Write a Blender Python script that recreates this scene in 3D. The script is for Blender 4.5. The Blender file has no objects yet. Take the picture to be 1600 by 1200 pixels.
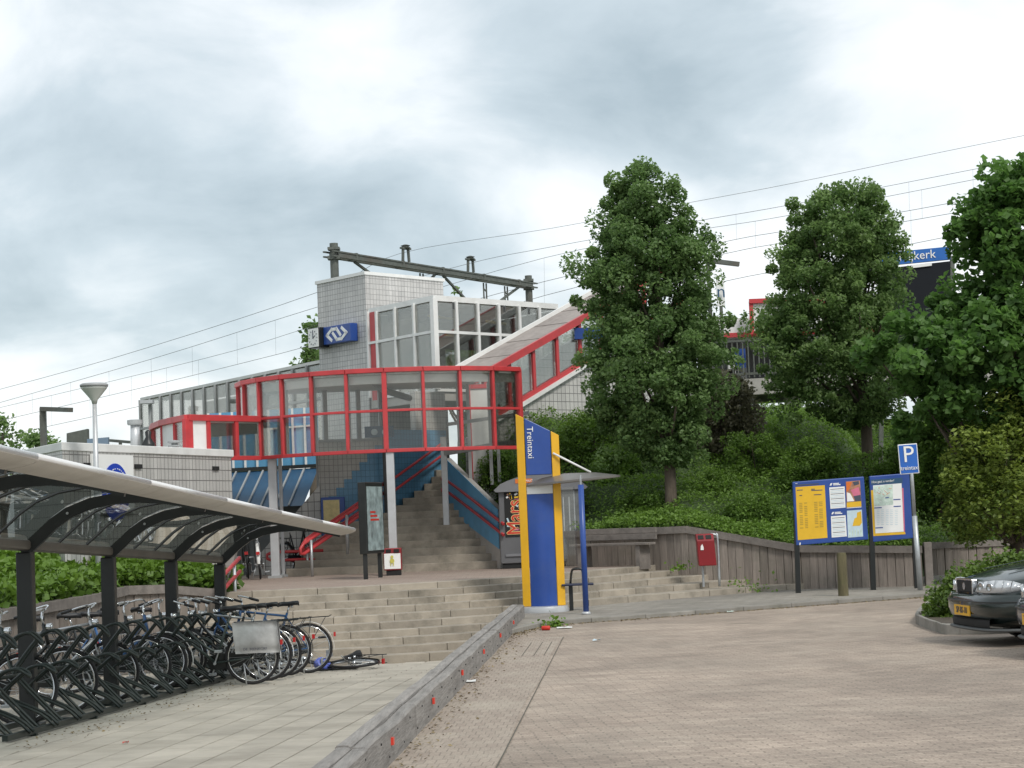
import bpy, bmesh, math, random
import numpy as np
from mathutils import Vector, Matrix, noise
V = Vector
R = math.radians
random.seed(7)
sc = bpy.context.scene
C = sc.collection

# ---------------------------------------------------------------- camera
EYE, FPX, ROLL, PITCH = 1.65, 3100.0, R(2.3), math.atan(204 / 3100)
_c, _s = math.cos(ROLL), math.sin(ROLL)
_right, _up, _fwd = V((1, 0, 0)), V((0, -math.sin(PITCH), math.cos(PITCH))), V((0, math.cos(PITCH), math.sin(PITCH)))
_cr, _cu = _right * _c - _up * _s, _right * _s + _up * _c
cam = bpy.data.cameras.new('camera')
cam.sensor_width = 36
cam.lens = 36 * FPX / 1600
cam.clip_start = .3
cam.clip_end = 3000
camo = bpy.data.objects.new('camera', cam)
C.objects.link(camo)
m = Matrix((_cr, _cu, -_fwd)).transposed().to_4x4()
m.translation = (0, 0, EYE)
camo.matrix_world = m
sc.camera = camo

def ray(px, py):
    return _fwd + _cr * ((px - 800) / FPX) + _cu * ((600 - py) / FPX)
def G(px, py, h=0.0):                       # the point of the level z = h seen at a photo pixel
    d = ray(px, py); t = (h - EYE) / d.z
    return V((d.x * t, d.y * t, h))
def D(px, py, Y):                           # the point at distance Y seen at a photo pixel
    d = ray(px, py); t = Y / d.y
    return V((d.x * t, Y, EYE + d.z * t))
def XY(px, Y, py=800):
    p = D(px, py, Y); return V((p.x, p.y, 0))

# ---------------------------------------------------------------- sky, sun, exposure
SUN_EL, SUN_AZ = R(46), R(148)               # azimuth clockwise from +Y (away from the camera), so from the right
w = bpy.data.worlds.new('World'); sc.world = w; w.use_nodes = True
nt = w.node_tree; nt.nodes.clear()
def N(t, **k):
    n = nt.nodes.new(t)
    for a, b in k.items(): setattr(n, a, b)
    return n
def L(a, b): nt.links.new(a, b)
def M_(op, a, b=None, c=None):
    n = N('ShaderNodeMath', operation=op)
    for i, q in enumerate((a, b, c)):
        if q is None: continue
        if isinstance(q, (int, float)): n.inputs[i].default_value = q
        else: L(q, n.inputs[i])
    return n.outputs[0]
tc = N('ShaderNodeTexCoord'); sep = N('ShaderNodeSeparateXYZ'); L(tc.outputs['Generated'], sep.inputs[0])
X, Y_, Z = sep.outputs
zc = M_('MAXIMUM', Z, 0.0)
zz = M_('ADD', zc, .42)
comb = N('ShaderNodeCombineXYZ'); L(M_('DIVIDE', X, zz), comb.inputs[0]); L(M_('DIVIDE', Y_, zz), comb.inputs[1])
n1 = N('ShaderNodeTexNoise'); n1.inputs['Scale'].default_value = 4.6; n1.inputs['Detail'].default_value = 8; n1.inputs['Roughness'].default_value = .55
n1.inputs['Distortion'].default_value = .35
L(comb.outputs[0], n1.inputs['Vector'])
n2 = N('ShaderNodeTexNoise'); n2.inputs['Scale'].default_value = 9; n2.inputs['Detail'].default_value = 5
L(tc.outputs['Generated'], n2.inputs['Vector'])
sepn = N('ShaderNodeSeparateColor'); L(n2.outputs['Color'], sepn.inputs[0])
az = N('ShaderNodeMath', operation='ARCTAN2'); L(X, az.inputs[0]); L(Y_, az.inputs[1])
A = M_('ADD', az.outputs[0], M_('MULTIPLY', M_('SUBTRACT', sepn.outputs[0], .5), .09))
B = M_('ADD', Z, M_('MULTIPLY', M_('SUBTRACT', sepn.outputs[1], .5), .06))
val = M_('MULTIPLY_ADD', M_('SUBTRACT', n1.outputs['Fac'], .5), 2.0, .39)
# broad cloud masses: (azimuth, height, half widths, strength); negative = thick grey cloud
for (px, py, sx, sy, amp) in [(1030, 140, 290, 190, -.72), (1500, 120, 200, 260, .75), (180, 400, 460, 135, -.50),
                              (660, 190, 190, 110, .12), (150, 90, 300, 120, .10), (60, 640, 420, 60, .42),
                              (640, 330, 260, 80, -.2), (900, 330, 160, 70, .35), (1250, 420, 300, 150, .5)]:
    a0, b0 = (px - 800) / FPX, (804 - py - (px - 800) * .04) / FPX
    e = M_('ADD', M_('POWER', M_('DIVIDE', M_('SUBTRACT', A, a0), sx / FPX), 2.0), M_('POWER', M_('DIVIDE', M_('SUBTRACT', B, b0), sy / FPX), 2.0))
    val = M_('ADD', val, M_('MULTIPLY', M_('POWER', 2.718, M_('MULTIPLY', e, -1.0)), amp))
ramp = N('ShaderNodeValToRGB'); cr = ramp.color_ramp
cr.elements[0].position = .0; cr.elements[0].color = (.37, .445, .485, 1)
cr.elements[1].position = 1.0; cr.elements[1].color = (1.0, 1.0, 1.0, 1)
e = cr.elements.new(.30); e.color = (.53, .605, .645, 1)
e = cr.elements.new(.58); e.color = (.78, .82, .84, 1)
val = M_('MULTIPLY_ADD', val, .66, .22)
L(val, ramp.inputs[0])
sky = N('ShaderNodeTexSky', sky_type='NISHITA'); sky.sun_disc = False; sky.sun_elevation = SUN_EL; sky.sun_rotation = SUN_AZ
mul = N('ShaderNodeVectorMath', operation='SCALE'); mul.inputs['Scale'].default_value = 8.7; L(ramp.outputs[0], mul.inputs[0])
mixw = N('ShaderNodeMix', data_type='RGBA'); mixw.inputs[0].default_value = .88
L(sky.outputs[0], mixw.inputs[6]); L(mul.outputs[0], mixw.inputs[7])
bg = N('ShaderNodeBackground'); bg.inputs['Strength'].default_value = .1; L(mixw.outputs[2], bg.inputs[0])
wo = N('ShaderNodeOutputWorld'); L(bg.outputs[0], wo.inputs[0])

sl = bpy.data.lights.new('sun', 'SUN'); sl.energy = 1.5; sl.angle = R(12); sl.color = (1, .96, .9)
so = bpy.data.objects.new('sun', sl); C.objects.link(so)
sd = V((math.sin(SUN_AZ) * math.cos(SUN_EL), math.cos(SUN_AZ) * math.cos(SUN_EL), math.sin(SUN_EL)))
so.rotation_euler = sd.to_track_quat('Z', 'Y').to_euler(); so.location = sd * 60
sc.view_settings.view_transform = 'Standard'; sc.view_settings.look = 'None'
sc.view_settings.exposure = 0.55; sc.view_settings.gamma = 1.0; sc.view_settings.use_curve_mapping = False

# ---------------------------------------------------------------- materials
class Mt:
    def __init__(s, name):
        s.m = bpy.data.materials.new(name); s.m.use_nodes = True; s.t = s.m.node_tree; s.t.nodes.clear()
        s.out = s.n('ShaderNodeOutputMaterial')
    def n(s, t, **k):
        q = s.t.nodes.new(t)
        for a, b in k.items(): setattr(q, a, b)
        return q
    def l(s, a, b): s.t.links.new(a, b)
def rgb(c): return (c[0], c[1], c[2], 1)
def mat(name, col, rough=.6, metal=0., var=.12, vscale=3., bump=.0, bscale=40., dirt=None, dscale=1.2, objvar=.0, grain=None, spec=.5, coat=0.):
    q = Mt(name); b = q.n('ShaderNodeBsdfPrincipled'); q.l(b.outputs[0], q.out.inputs[0])
    b.inputs['Roughness'].default_value = rough; b.inputs['Metallic'].default_value = metal
    b.inputs['Specular IOR Level'].default_value = spec; b.inputs['Coat Weight'].default_value = coat
    tcn = q.n('ShaderNodeTexCoord'); vec = tcn.outputs['Object']
    gn = q.n('ShaderNodeNewGeometry'); vec = gn.outputs['Position']
    mp = q.n('ShaderNodeMapping'); q.l(vec, mp.inputs[0])
    if grain: mp.inputs['Scale'].default_value = grain
    nz = q.n('ShaderNodeTexNoise'); nz.inputs['Scale'].default_value = vscale; nz.inputs['Detail'].default_value = 6; nz.inputs['Roughness'].default_value = .65
    q.l(mp.outputs[0], nz.inputs['Vector'])
    rp = q.n('ShaderNodeMapRange'); rp.inputs[1].default_value = .25; rp.inputs[2].default_value = .75
    rp.inputs[3].default_value = 1 - var; rp.inputs[4].default_value = 1 + var; q.l(nz.outputs[0], rp.inputs[0])
    fac = rp.outputs[0]
    if objvar:
        oi = q.n('ShaderNodeObjectInfo'); r2 = q.n('ShaderNodeMapRange'); r2.inputs[3].default_value = 1 - objvar; r2.inputs[4].default_value = 1 + objvar
        q.l(oi.outputs['Random'], r2.inputs[0]); mm = q.n('ShaderNodeMath', operation='MULTIPLY'); q.l(fac, mm.inputs[0]); q.l(r2.outputs[0], mm.inputs[1]); fac = mm.outputs[0]
    vs = q.n('ShaderNodeVectorMath', operation='SCALE'); vs.inputs[0].default_value = col[:3]; q.l(fac, vs.inputs['Scale'])
    colo = vs.outputs[0]
    if dirt:
        n3 = q.n('ShaderNodeTexNoise'); n3.inputs['Scale'].default_value = dscale; n3.inputs['Detail'].default_value = 8; n3.inputs['Roughness'].default_value = .7; q.l(vec, n3.inputs['Vector'])
        r3 = q.n('ShaderNodeMapRange'); r3.inputs[1].default_value = .48; r3.inputs[2].default_value = .72; r3.inputs[3].default_value = 0; r3.inputs[4].default_value = dirt[3]; q.l(n3.outputs[0], r3.inputs[0])
        mx = q.n('ShaderNodeMix', data_type='RGBA'); q.l(r3.outputs[0], mx.inputs[0]); q.l(colo, mx.inputs[6]); mx.inputs[7].default_value = rgb(dirt); colo = mx.outputs[2]
    q.l(colo, b.inputs['Base Color'])
    if bump:
        n4 = q.n('ShaderNodeTexNoise'); n4.inputs['Scale'].default_value = bscale; n4.inputs['Detail'].default_value = 5; q.l(mp.outputs[0], n4.inputs['Vector'])
        bp = q.n('ShaderNodeBump'); bp.inputs['Strength'].default_value = bump; bp.inputs['Distance'].default_value = .02; q.l(n4.outputs[0], bp.inputs['Height']); q.l(bp.outputs[0], b.inputs['Normal'])
    return q.m
def tilemat(name, c1, c2, mortar, bw, rh, ms=.006, rough=.35, offset=0., dirt=(.2, .19, .17, .25), bump=.4, rot=0., nscale=1.0, vary=.1, warp=0., stain=0., streak=0.):
    q = Mt(name); b = q.n('ShaderNodeBsdfPrincipled'); q.l(b.outputs[0], q.out.inputs[0]); b.inputs['Roughness'].default_value = rough
    uv = q.n('ShaderNodeUVMap'); mp = q.n('ShaderNodeMapping'); q.l(uv.outputs[0], mp.inputs[0]); mp.inputs['Rotation'].default_value = (0, 0, rot)
    br = q.n('ShaderNodeTexBrick'); br.offset = offset; br.inputs['Scale'].default_value = 1; br.inputs['Brick Width'].default_value = bw; br.inputs['Row Height'].default_value = rh
    br.inputs['Mortar Size'].default_value = ms; br.inputs['Mortar Smooth'].default_value = .25; br.inputs['Color1'].default_value = rgb(c1); br.inputs['Color2'].default_value = rgb(c2); br.inputs['Mortar'].default_value = rgb(mortar)
    if warp:
        wn = q.n('ShaderNodeTexNoise'); wn.inputs['Scale'].default_value = 1.3; wn.inputs['Detail'].default_value = 3; q.l(uv.outputs[0], wn.inputs['Vector'])
        ws = q.n('ShaderNodeVectorMath', operation='MULTIPLY_ADD'); q.l(wn.outputs['Color'], ws.inputs[0]); ws.inputs[1].default_value = (warp, warp, 0); q.l(mp.outputs[0], ws.inputs[2]); q.l(ws.outputs[0], br.inputs['Vector'])
    else: q.l(mp.outputs[0], br.inputs['Vector'])
    gn = q.n('ShaderNodeNewGeometry')
    nz = q.n('ShaderNodeTexNoise'); nz.inputs['Scale'].default_value = nscale; nz.inputs['Detail'].default_value = 8; nz.inputs['Roughness'].default_value = .7; q.l(gn.outputs['Position'], nz.inputs['Vector'])
    r3 = q.n('ShaderNodeMapRange'); r3.inputs[1].default_value = .45; r3.inputs[2].default_value = .75; r3.inputs[4].default_value = dirt[3]; q.l(nz.outputs[0], r3.inputs[0])
    mx = q.n('ShaderNodeMix', data_type='RGBA'); q.l(r3.outputs[0], mx.inputs[0]); q.l(br.outputs[0], mx.inputs[6]); mx.inputs[7].default_value = rgb(dirt)
    n5 = q.n('ShaderNodeTexNoise'); n5.inputs['Scale'].default_value = 60; n5.inputs['Detail'].default_value = 3; q.l(gn.outputs['Position'], n5.inputs['Vector'])
    r5 = q.n('ShaderNodeMapRange'); r5.inputs[1].default_value = .3; r5.inputs[2].default_value = .7; r5.inputs[3].default_value = 1 - vary; r5.inputs[4].default_value = 1 + vary; q.l(n5.outputs[0], r5.inputs[0])
    vs = q.n('ShaderNodeVectorMath', operation='SCALE'); q.l(mx.outputs[2], vs.inputs[0]); q.l(r5.outputs[0], vs.inputs['Scale'])
    fin = vs.outputs[0]
    for amt, scl, msc in ((stain, .42, (1, 1, 1)), (stain * .7, 2.3, (1, 1, 1)), (streak, 1.0, (5, 5, .35))):
        if not amt: continue
        mp2 = q.n('ShaderNodeMapping'); q.l(gn.outputs['Position'], mp2.inputs[0]); mp2.inputs['Scale'].default_value = msc
        n6 = q.n('ShaderNodeTexNoise'); n6.inputs['Scale'].default_value = scl; n6.inputs['Detail'].default_value = 6; n6.inputs['Roughness'].default_value = .6; n6.inputs['Distortion'].default_value = .6; q.l(mp2.outputs[0], n6.inputs['Vector'])
        r6 = q.n('ShaderNodeMapRange'); r6.inputs[1].default_value = .35; r6.inputs[2].default_value = .62; r6.inputs[3].default_value = 1 - amt; r6.inputs[4].default_value = 1 + amt * .4; q.l(n6.outputs[0], r6.inputs[0])
        v6 = q.n('ShaderNodeVectorMath', operation='SCALE'); q.l(fin, v6.inputs[0]); q.l(r6.outputs[0], v6.inputs['Scale']); fin = v6.outputs[0]
    q.l(fin, b.inputs['Base Color'])
    bp = q.n('ShaderNodeBump'); bp.inputs['Strength'].default_value = bump; bp.inputs['Distance'].default_value = .006; bp.invert = True; q.l(br.outputs['Fac'], bp.inputs['Height']); q.l(bp.outputs[0], b.inputs['Normal'])
    return q.m
def glassmat(name, tint=(.75, .8, .78), refl=.10, rough=.02, film=.0, filmcol=(.4, .42, .4)):
    q = Mt(name); tr = q.n('ShaderNodeBsdfTransparent'); tr.inputs[0].default_value = rgb(tint)
    gl = q.n('ShaderNodeBsdfGlossy'); gl.inputs['Roughness'].default_value = rough; gl.inputs[0].default_value = (.95, .95, .93, 1)
    fr = q.n('ShaderNodeFresnel'); fr.inputs[0].default_value = 1.5
    ad = q.n('ShaderNodeMath', operation='MULTIPLY_ADD'); ad.inputs[1].default_value = .8; ad.inputs[2].default_value = refl * .2; ad.use_clamp = True; q.l(fr.outputs[0], ad.inputs[0])
    base = tr.outputs[0]
    if film:
        df = q.n('ShaderNodeBsdfDiffuse'); df.inputs[0].default_value = rgb(filmcol); nz = q.n('ShaderNodeTexNoise'); nz.inputs['Scale'].default_value = 2.2; nz.inputs['Detail'].default_value = 7
        g = q.n('ShaderNodeNewGeometry'); q.l(g.outputs['Position'], nz.inputs['Vector'])
        mr = q.n('ShaderNodeMapRange'); mr.inputs[1].default_value = .3; mr.inputs[2].default_value = .7; mr.inputs[3].default_value = film * .5; mr.inputs[4].default_value = film * 1.5; q.l(nz.outputs[0], mr.inputs[0])
        m0 = q.n('ShaderNodeMixShader'); q.l(mr.outputs[0], m0.inputs[0]); q.l(base, m0.inputs[1]); q.l(df.outputs[0], m0.inputs[2]); base = m0.outputs[0]
    mx = q.n('ShaderNodeMixShader'); q.l(ad.outputs[0], mx.inputs[0]); q.l(base, mx.inputs[1]); q.l(gl.outputs[0], mx.inputs[2]); q.l(mx.outputs[0], q.out.inputs[0])
    return q.m
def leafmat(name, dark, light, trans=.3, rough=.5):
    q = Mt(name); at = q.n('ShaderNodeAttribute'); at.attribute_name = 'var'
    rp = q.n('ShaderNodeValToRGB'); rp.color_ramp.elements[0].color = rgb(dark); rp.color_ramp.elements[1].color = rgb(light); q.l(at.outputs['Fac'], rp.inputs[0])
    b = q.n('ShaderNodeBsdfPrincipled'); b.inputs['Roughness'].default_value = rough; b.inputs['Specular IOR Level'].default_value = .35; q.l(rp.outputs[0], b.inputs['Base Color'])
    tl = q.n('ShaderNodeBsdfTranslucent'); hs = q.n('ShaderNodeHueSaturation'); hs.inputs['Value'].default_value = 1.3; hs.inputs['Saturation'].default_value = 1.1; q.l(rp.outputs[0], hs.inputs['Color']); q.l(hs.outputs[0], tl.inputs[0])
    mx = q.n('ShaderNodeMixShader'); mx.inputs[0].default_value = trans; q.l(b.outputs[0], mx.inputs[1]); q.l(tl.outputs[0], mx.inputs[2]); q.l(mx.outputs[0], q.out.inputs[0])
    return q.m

mm = {}
mm['road'] = tilemat('road_brick', (.415, .335, .268), (.325, .258, .207), (.235, .193, .153), .21, .075, ms=.008, rough=.85, offset=.5, dirt=(.40, .35, .285, .45), bump=.7, rot=R(-6), nscale=.55, vary=.28, warp=.12, stain=.22)
mm['slab'] = mat('plaza_slab', (.41, .375, .315), .85, var=.2, vscale=1.1, bump=.15, bscale=60, dirt=(.19, .17, .135, .6), dscale=.7, objvar=.08)
mm['joint'] = mat('plaza_joint', (.10, .095, .075), .95, var=.2, vscale=8)
mm['step'] = mat('concrete_step', (.335, .295, .24), .85, var=.22, vscale=2.2, bump=.3, bscale=40, dirt=(.12, .11, .085, .75), dscale=1.7, objvar=.13)
mm['plazatop'] = tilemat('upper_brick', (.32, .245, .20), (.27, .205, .17), (.2, .17, .14), .21, .08, rough=.85, offset=.5, dirt=(.4, .34, .28, .4), nscale=.6, vary=.2)
mm['sidewalk'] = tilemat('sidewalk_slab', (.30, .275, .24), (.26, .238, .205), (.15, .135, .115), .3, .3, ms=.008, rough=.85, offset=.5, dirt=(.2, .19, .15, .45), nscale=.8, rot=R(40), vary=.15, stain=.2)
mm['kerb'] = mat('kerb_stone', (.24, .225, .20), .85, var=.2, vscale=4, bump=.2, dirt=(.12, .12, .085, .5), dscale=3, objvar=.1)
mm['timber'] = mat('weathered_timber', (.26, .243, .225), .9, var=.35, vscale=5, bump=.5, bscale=14, grain=(4, .35, 4), dirt=(.11, .10, .09, .6), dscale=2, objvar=.12)
mm['plank'] = mat('wall_plank', (.235, .20, .172), .9, var=.3, vscale=7, bump=.5, bscale=16, grain=(3, 3, .25), dirt=(.10, .105, .07, .5), dscale=1.6, objvar=.22)
mm['cap'] = mat('wall_cap', (.19, .168, .15), .9, var=.3, vscale=6, bump=.4, bscale=14, dirt=(.10, .09, .08, .5), objvar=.1)
mm['tile'] = tilemat('facade_tile', (.54, .53, .505), (.50, .49, .47), (.15, .145, .14), .135, .19, ms=.009, dirt=(.33, .32, .29, .4), bump=.3, streak=.14)
mm['tiles'] = tilemat('tower_tile', (.575, .56, .54), (.50, .49, .475), (.20, .195, .19), .11, .13, ms=.006, dirt=(.36, .35, .33, .4), bump=.3, streak=.14)
mm['tiledk'] = tilemat('inner_tile', (.50, .49, .46), (.47, .46, .435), (.22, .215, .205), .10, .13, ms=.006, dirt=(.2, .19, .17, .4), bump=.3)
mm['tilebl'] = tilemat('blue_tile', (.13, .31, .48), (.115, .285, .45), (.07, .16, .24), .10, .13, ms=.005, dirt=(.06, .1, .14, .3), bump=.3)
mm['bluewall'] = mat('blue_wall', (.115, .34, .55), .45, var=.12, vscale=4, dirt=(.05, .10, .15, .35))
mm['dkblue'] = mat('dark_blue_panel', (.03, .085, .16), .35, var=.15)
mm['red'] = mat('red_paint', (.50, .045, .05), .42, var=.14, vscale=4, dirt=(.27, .05, .05, .5), dscale=2.2)
mm['white'] = mat('white_paint', (.74, .74, .72), .45, var=.06, dirt=(.45, .44, .4, .4), dscale=2)
mm['grey'] = mat('grey_paint', (.33, .34, .34), .45, var=.1, dirt=(.2, .2, .19, .4), dscale=2.5)
mm['ltgrey'] = mat('light_grey_metal', (.52, .53, .54), .4, .3, var=.08, dirt=(.3, .3, .28, .35))
mm['ceil'] = mat('ceiling', (.66, .66, .64), .8, var=.08)
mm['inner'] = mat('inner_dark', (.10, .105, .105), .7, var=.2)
mm['roofbrown'] = mat('ramp_roof_sheet', (.31, .27, .245), .7, var=.2, vscale=6, bump=.2, dirt=(.12, .10, .09, .5))
mm['black'] = mat('black_paint', (.012, .014, .014), .35, var=.2, vscale=6, dirt=(.035, .035, .03, .4))
mm['rack'] = mat('dark_green_steel', (.012, .02, .018), .4, .2, var=.25, dirt=(.05, .05, .04, .5), dscale=6)
mm['alu'] = mat('aluminium_fascia', (.52, .475, .43), .4, .2, var=.10, vscale=3, dirt=(.33, .29, .24, .55), dscale=2.5)  # darkened so the colour carries the shade on the fascia underside
mm['galv'] = mat('galvanised', (.45, .47, .48), .45, .6, var=.12, vscale=10)
mm['glass'] = glassmat('clear_glass', (.935, .935, .92), .02, film=.016, filmcol=(.40, .42, .42))
mm['glassw'] = glassmat('waiting_glass', (.90, .90, .885), .03, film=.024, filmcol=(.42, .43, .42))
mm['glassr'] = glassmat('shelter_glass', (.78, .86, .83), .08, film=.09, filmcol=(.32, .35, .33))
mm['tblue'] = mat('sign_blue', (.022, .068, .285), .35, var=.12, vscale=2, dirt=(.06, .10, .24, .4), dscale=2.5)
mm['yellow'] = mat('sign_yellow', (.74, .40, .015), .4, var=.1, vscale=2, dirt=(.45, .27, .05, .4), dscale=3)
mm['poster'] = mat('poster_yellow', (.72, .43, .02), .5, var=.1)
mm['wprint'] = mat('print_white', (.8, .8, .78), .5, var=.03)
mm['dprint'] = mat('print_dark', (.06, .07, .10), .5, var=.05)
mm['mapgreen'] = mat('print_map', (.55, .66, .58), .5, var=.35, vscale=14)
mm['skyprint'] = mat('print_pale_blue', (.50, .62, .68), .5, var=.15, vscale=8)
mm['skin'] = mat('print_photo', (.42, .20, .12), .5, var=.6, vscale=9)
mm['pink'] = mat('print_pink', (.62, .16, .25), .5, var=.2)
mm['kiosk'] = mat('kiosk_grey', (.115, .115, .12), .5, var=.12, dirt=(.07, .07, .07, .4))
mm['kiosk2'] = mat('kiosk_roof_grey', (.17, .17, .18), .5, var=.12)
mm['orange'] = mat('orange_label', (.65, .16, .02), .5)
mm['binred'] = mat('bin_maroon', (.25, .015, .02), .4, var=.12, dirt=(.12, .02, .02, .4))
mm['dark'] = mat('dark_recess', (.012, .012, .012), .8)
mm['concrete'] = mat('concrete', (.42, .40, .37), .8, var=.15, dirt=(.25, .24, .2, .4))
mm['bark'] = mat('bark', (.10, .08, .06), .95, var=.35, vscale=8, bump=.8, bscale=20, grain=(3, 3, .6))
mm['soil'] = mat('hedge_soil', (.045, .075, .022), .95, var=.4, vscale=3)
mm['steel'] = mat('catenary_steel', (.115, .125, .11), .6, .2, var=.3, vscale=6, dirt=(.12, .08, .06, .5))
mm['wire'] = mat('wire', (.14, .145, .14), .5)
mm['tyre'] = mat('tyre', (.015, .015, .016), .8, var=.2)
mm['chrome'] = mat('chrome', (.65, .66, .67), .15, .95, var=.05)
mm['saddle'] = mat('saddle_black', (.018, .018, .02), .5, var=.2)
mm['lampglass'] = mat('lamp_bowl', (.52, .54, .50), .3, var=.1)
mm['carglass'] = mat('car_glass', (.02, .025, .025), .05, spec=.8)
mm['lens'] = mat('headlight_lens', (.58, .60, .62), .12, .35, var=.10, vscale=6)
mm['tubelit'] = mat('yellow_strip', (.72, .50, .04), .4)
# ---------------------------------------------------------------- building helpers
ORG = {}
class MB:
    def __init__(s): s.v = []; s.f = []
    def poly(s, *pts):
        i = len(s.v); s.v += [tuple(p) for p in pts]; s.f.append(tuple(range(i, i + len(pts)))); return s
    def frame(s, o, ex, ey, ez):           # box from a corner and three edge vectors
        o = V(o); ex = V(ex); ey = V(ey); ez = V(ez)
        if ex.cross(ey).dot(ez) < 0: ex, ey = ey, ex
        i = len(s.v); s.v += [tuple(p) for p in (o, o + ex, o + ex + ey, o + ey, o + ez, o + ex + ez, o + ex + ey + ez, o + ey + ez)]
        s.f += [tuple(i + k for k in q) for q in ((3, 2, 1, 0), (4, 5, 6, 7), (0, 1, 5, 4), (1, 2, 6, 5), (2, 3, 7, 6), (3, 0, 4, 7))]; return s
    def box(s, c, size, rz=0.):
        c = V(c); a = V((math.cos(rz), math.sin(rz), 0)) * size[0]; b = V((-math.sin(rz), math.cos(rz), 0)) * size[1]; z = V((0, 0, size[2]))
        return s.frame(c - a / 2 - b / 2 - z / 2, a, b, z)
    def bar(s, p, q, w, h=None, up=(0, 0, 1)):
        p = V(p); q = V(q); h = h or w; d = q - p; up = V(up)
        x = d.cross(up)
        if x.length < 1e-5: x = d.cross(V((1, 0, 0)))
        x = x.normalized() * w; y = x.cross(d).normalized() * h
        return s.frame(p - x / 2 - y / 2, d, x, y)
    def tube(s, path, r, n=8, closed=False, cap=True):
        path = [V(p) for p in path]; k = len(path); base = len(s.v); prev = None
        rr = r if isinstance(r, (list, tuple)) else [r] * k
        for i, p in enumerate(path):
            if closed: d = path[(i + 1) % k] - path[i - 1]
            else: d = path[min(i + 1, k - 1)] - path[max(i - 1, 0)]
            d.normalize()
            if prev is None:
                x = d.cross(V((0, 0, 1)))
                if x.length < 1e-3: x = d.cross(V((1, 0, 0)))
            else: x = prev - d * prev.dot(d)
            x.normalize(); prev = x; y = d.cross(x)
            for j in range(n):
                a = 2 * math.pi * j / n; s.v.append(tuple(p + (x * math.cos(a) + y * math.sin(a)) * rr[i]))
        for i in range(k if closed else k - 1):
            i2 = (i + 1) % k
            for j in range(n):
                j2 = (j + 1) % n; s.f.append((base + i * n + j, base + i * n + j2, base + i2 * n + j2, base + i2 * n + j))
        if not closed and cap:
            s.f.append(tuple(base + j for j in range(n))[::-1]); s.f.append(tuple(base + (k - 1) * n + j for j in range(n)))
        return s
    def lathe(s, prof, o=(0, 0, 0), n=24, axis=(0, 0, 1)):
        o = V(o); ax = V(axis).normalized(); x = ax.orthogonal().normalized(); y = ax.cross(x); b = len(s.v)
        for (r, z) in prof:
            for j in range(n):
                a = 2 * math.pi * j / n; s.v.append(tuple(o + ax * z + (x * math.cos(a) + y * math.sin(a)) * r))
        for i in range(len(prof) - 1):
            for j in range(n):
                j2 = (j + 1) % n; s.f.append((b + i * n + j, b + i * n + j2, b + (i + 1) * n + j2, b + (i + 1) * n + j))
        if prof[0][0] > 1e-4: s.f.append(tuple(b + j for j in range(n))[::-1])
        if prof[-1][0] > 1e-4: s.f.append(tuple(b + (len(prof) - 1) * n + j for j in range(n)))
        return s
    def prism(s, pts, z0, z1):              # plan polygon between two heights (numbers or one height per point)
        n = len(pts); zz0 = z0 if isinstance(z0, (list, tuple)) else [z0] * n; zz1 = z1 if isinstance(z1, (list, tuple)) else [z1] * n
        ar = sum(pts[i][0] * pts[(i + 1) % n][1] - pts[(i + 1) % n][0] * pts[i][1] for i in range(n))
        idx = list(range(n)) if ar > 0 else list(range(n))[::-1]; b = len(s.v)
        for i in idx: s.v.append((pts[i][0], pts[i][1], zz0[i]))
        for i in idx: s.v.append((pts[i][0], pts[i][1], zz1[i]))
        s.f.append(tuple(b + i for i in range(n))[::-1]); s.f.append(tuple(b + n + i for i in range(n)))
        for i in range(n):
            j = (i + 1) % n; s.f.append((b + i, b + j, b + n + j, b + n + i))
        return s
    def extrude(s, pts, vec):               # any planar polygon pushed along a vector
        vec = V(vec); n = len(pts); b = len(s.v); pts = [V(p) for p in pts]
        nrm = V((0, 0, 0))
        for i in range(n): nrm += pts[i].cross(pts[(i + 1) % n])
        if nrm.dot(vec) < 0: pts = pts[::-1]
        s.v += [tuple(p) for p in pts] + [tuple(p + vec) for p in pts]
        s.f.append(tuple(b + i for i in range(n))[::-1]); s.f.append(tuple(b + n + i for i in range(n)))
        for i in range(n):
            j = (i + 1) % n; s.f.append((b + i, b + j, b + n + j, b + n + i))
        return s
    def mesh(s, name, material, smooth=False, off=V((0, 0, 0))):
        if smooth:                          # weld so that shading runs across the pieces
            key = {}; mp_ = []; nv = []
            for p in s.v:
                k_ = (round(p[0], 5), round(p[1], 5), round(p[2], 5))
                if k_ not in key: key[k_] = len(nv); nv.append(p)
                mp_.append(key[k_])
            ff = []
            for f in s.f:
                g_ = [mp_[i] for i in f]; g_ = [a for n_, a in enumerate(g_) if a != g_[n_ - 1]]
                if len(g_) >= 3 and len(set(g_)) == len(g_): ff.append(tuple(g_))
            s.v, s.f = nv, ff
        me = bpy.data.meshes.new(name)
        me.from_pydata([(p[0] - off.x, p[1] - off.y, p[2] - off.z) for p in s.v], [], s.f)
        uv = me.uv_layers.new(name='UVMap'); buf = []
        for f in s.f:
            p = [V(s.v[i]) for i in f]; nr = V((0, 0, 0))
            for i in range(len(p)): nr += p[i].cross(p[(i + 1) % len(p)])
            if nr.length: nr.normalize()
            if abs(nr.z) > .7: buf += [c for q in p for c in (q.x, q.y)]
            else:
                t = V((-nr.y, nr.x, 0))
                if t.length < 1e-6: t = V((1, 0, 0))
                t.normalize(); buf += [c for q in p for c in (q.dot(t), q.z)]
        uv.data.foreach_set('uv', buf)
        if smooth:
            me.polygons.foreach_set('use_smooth', [True] * len(me.polygons))
        if material: me.materials.append(mm[material] if isinstance(material, str) else material)
        return me
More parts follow.
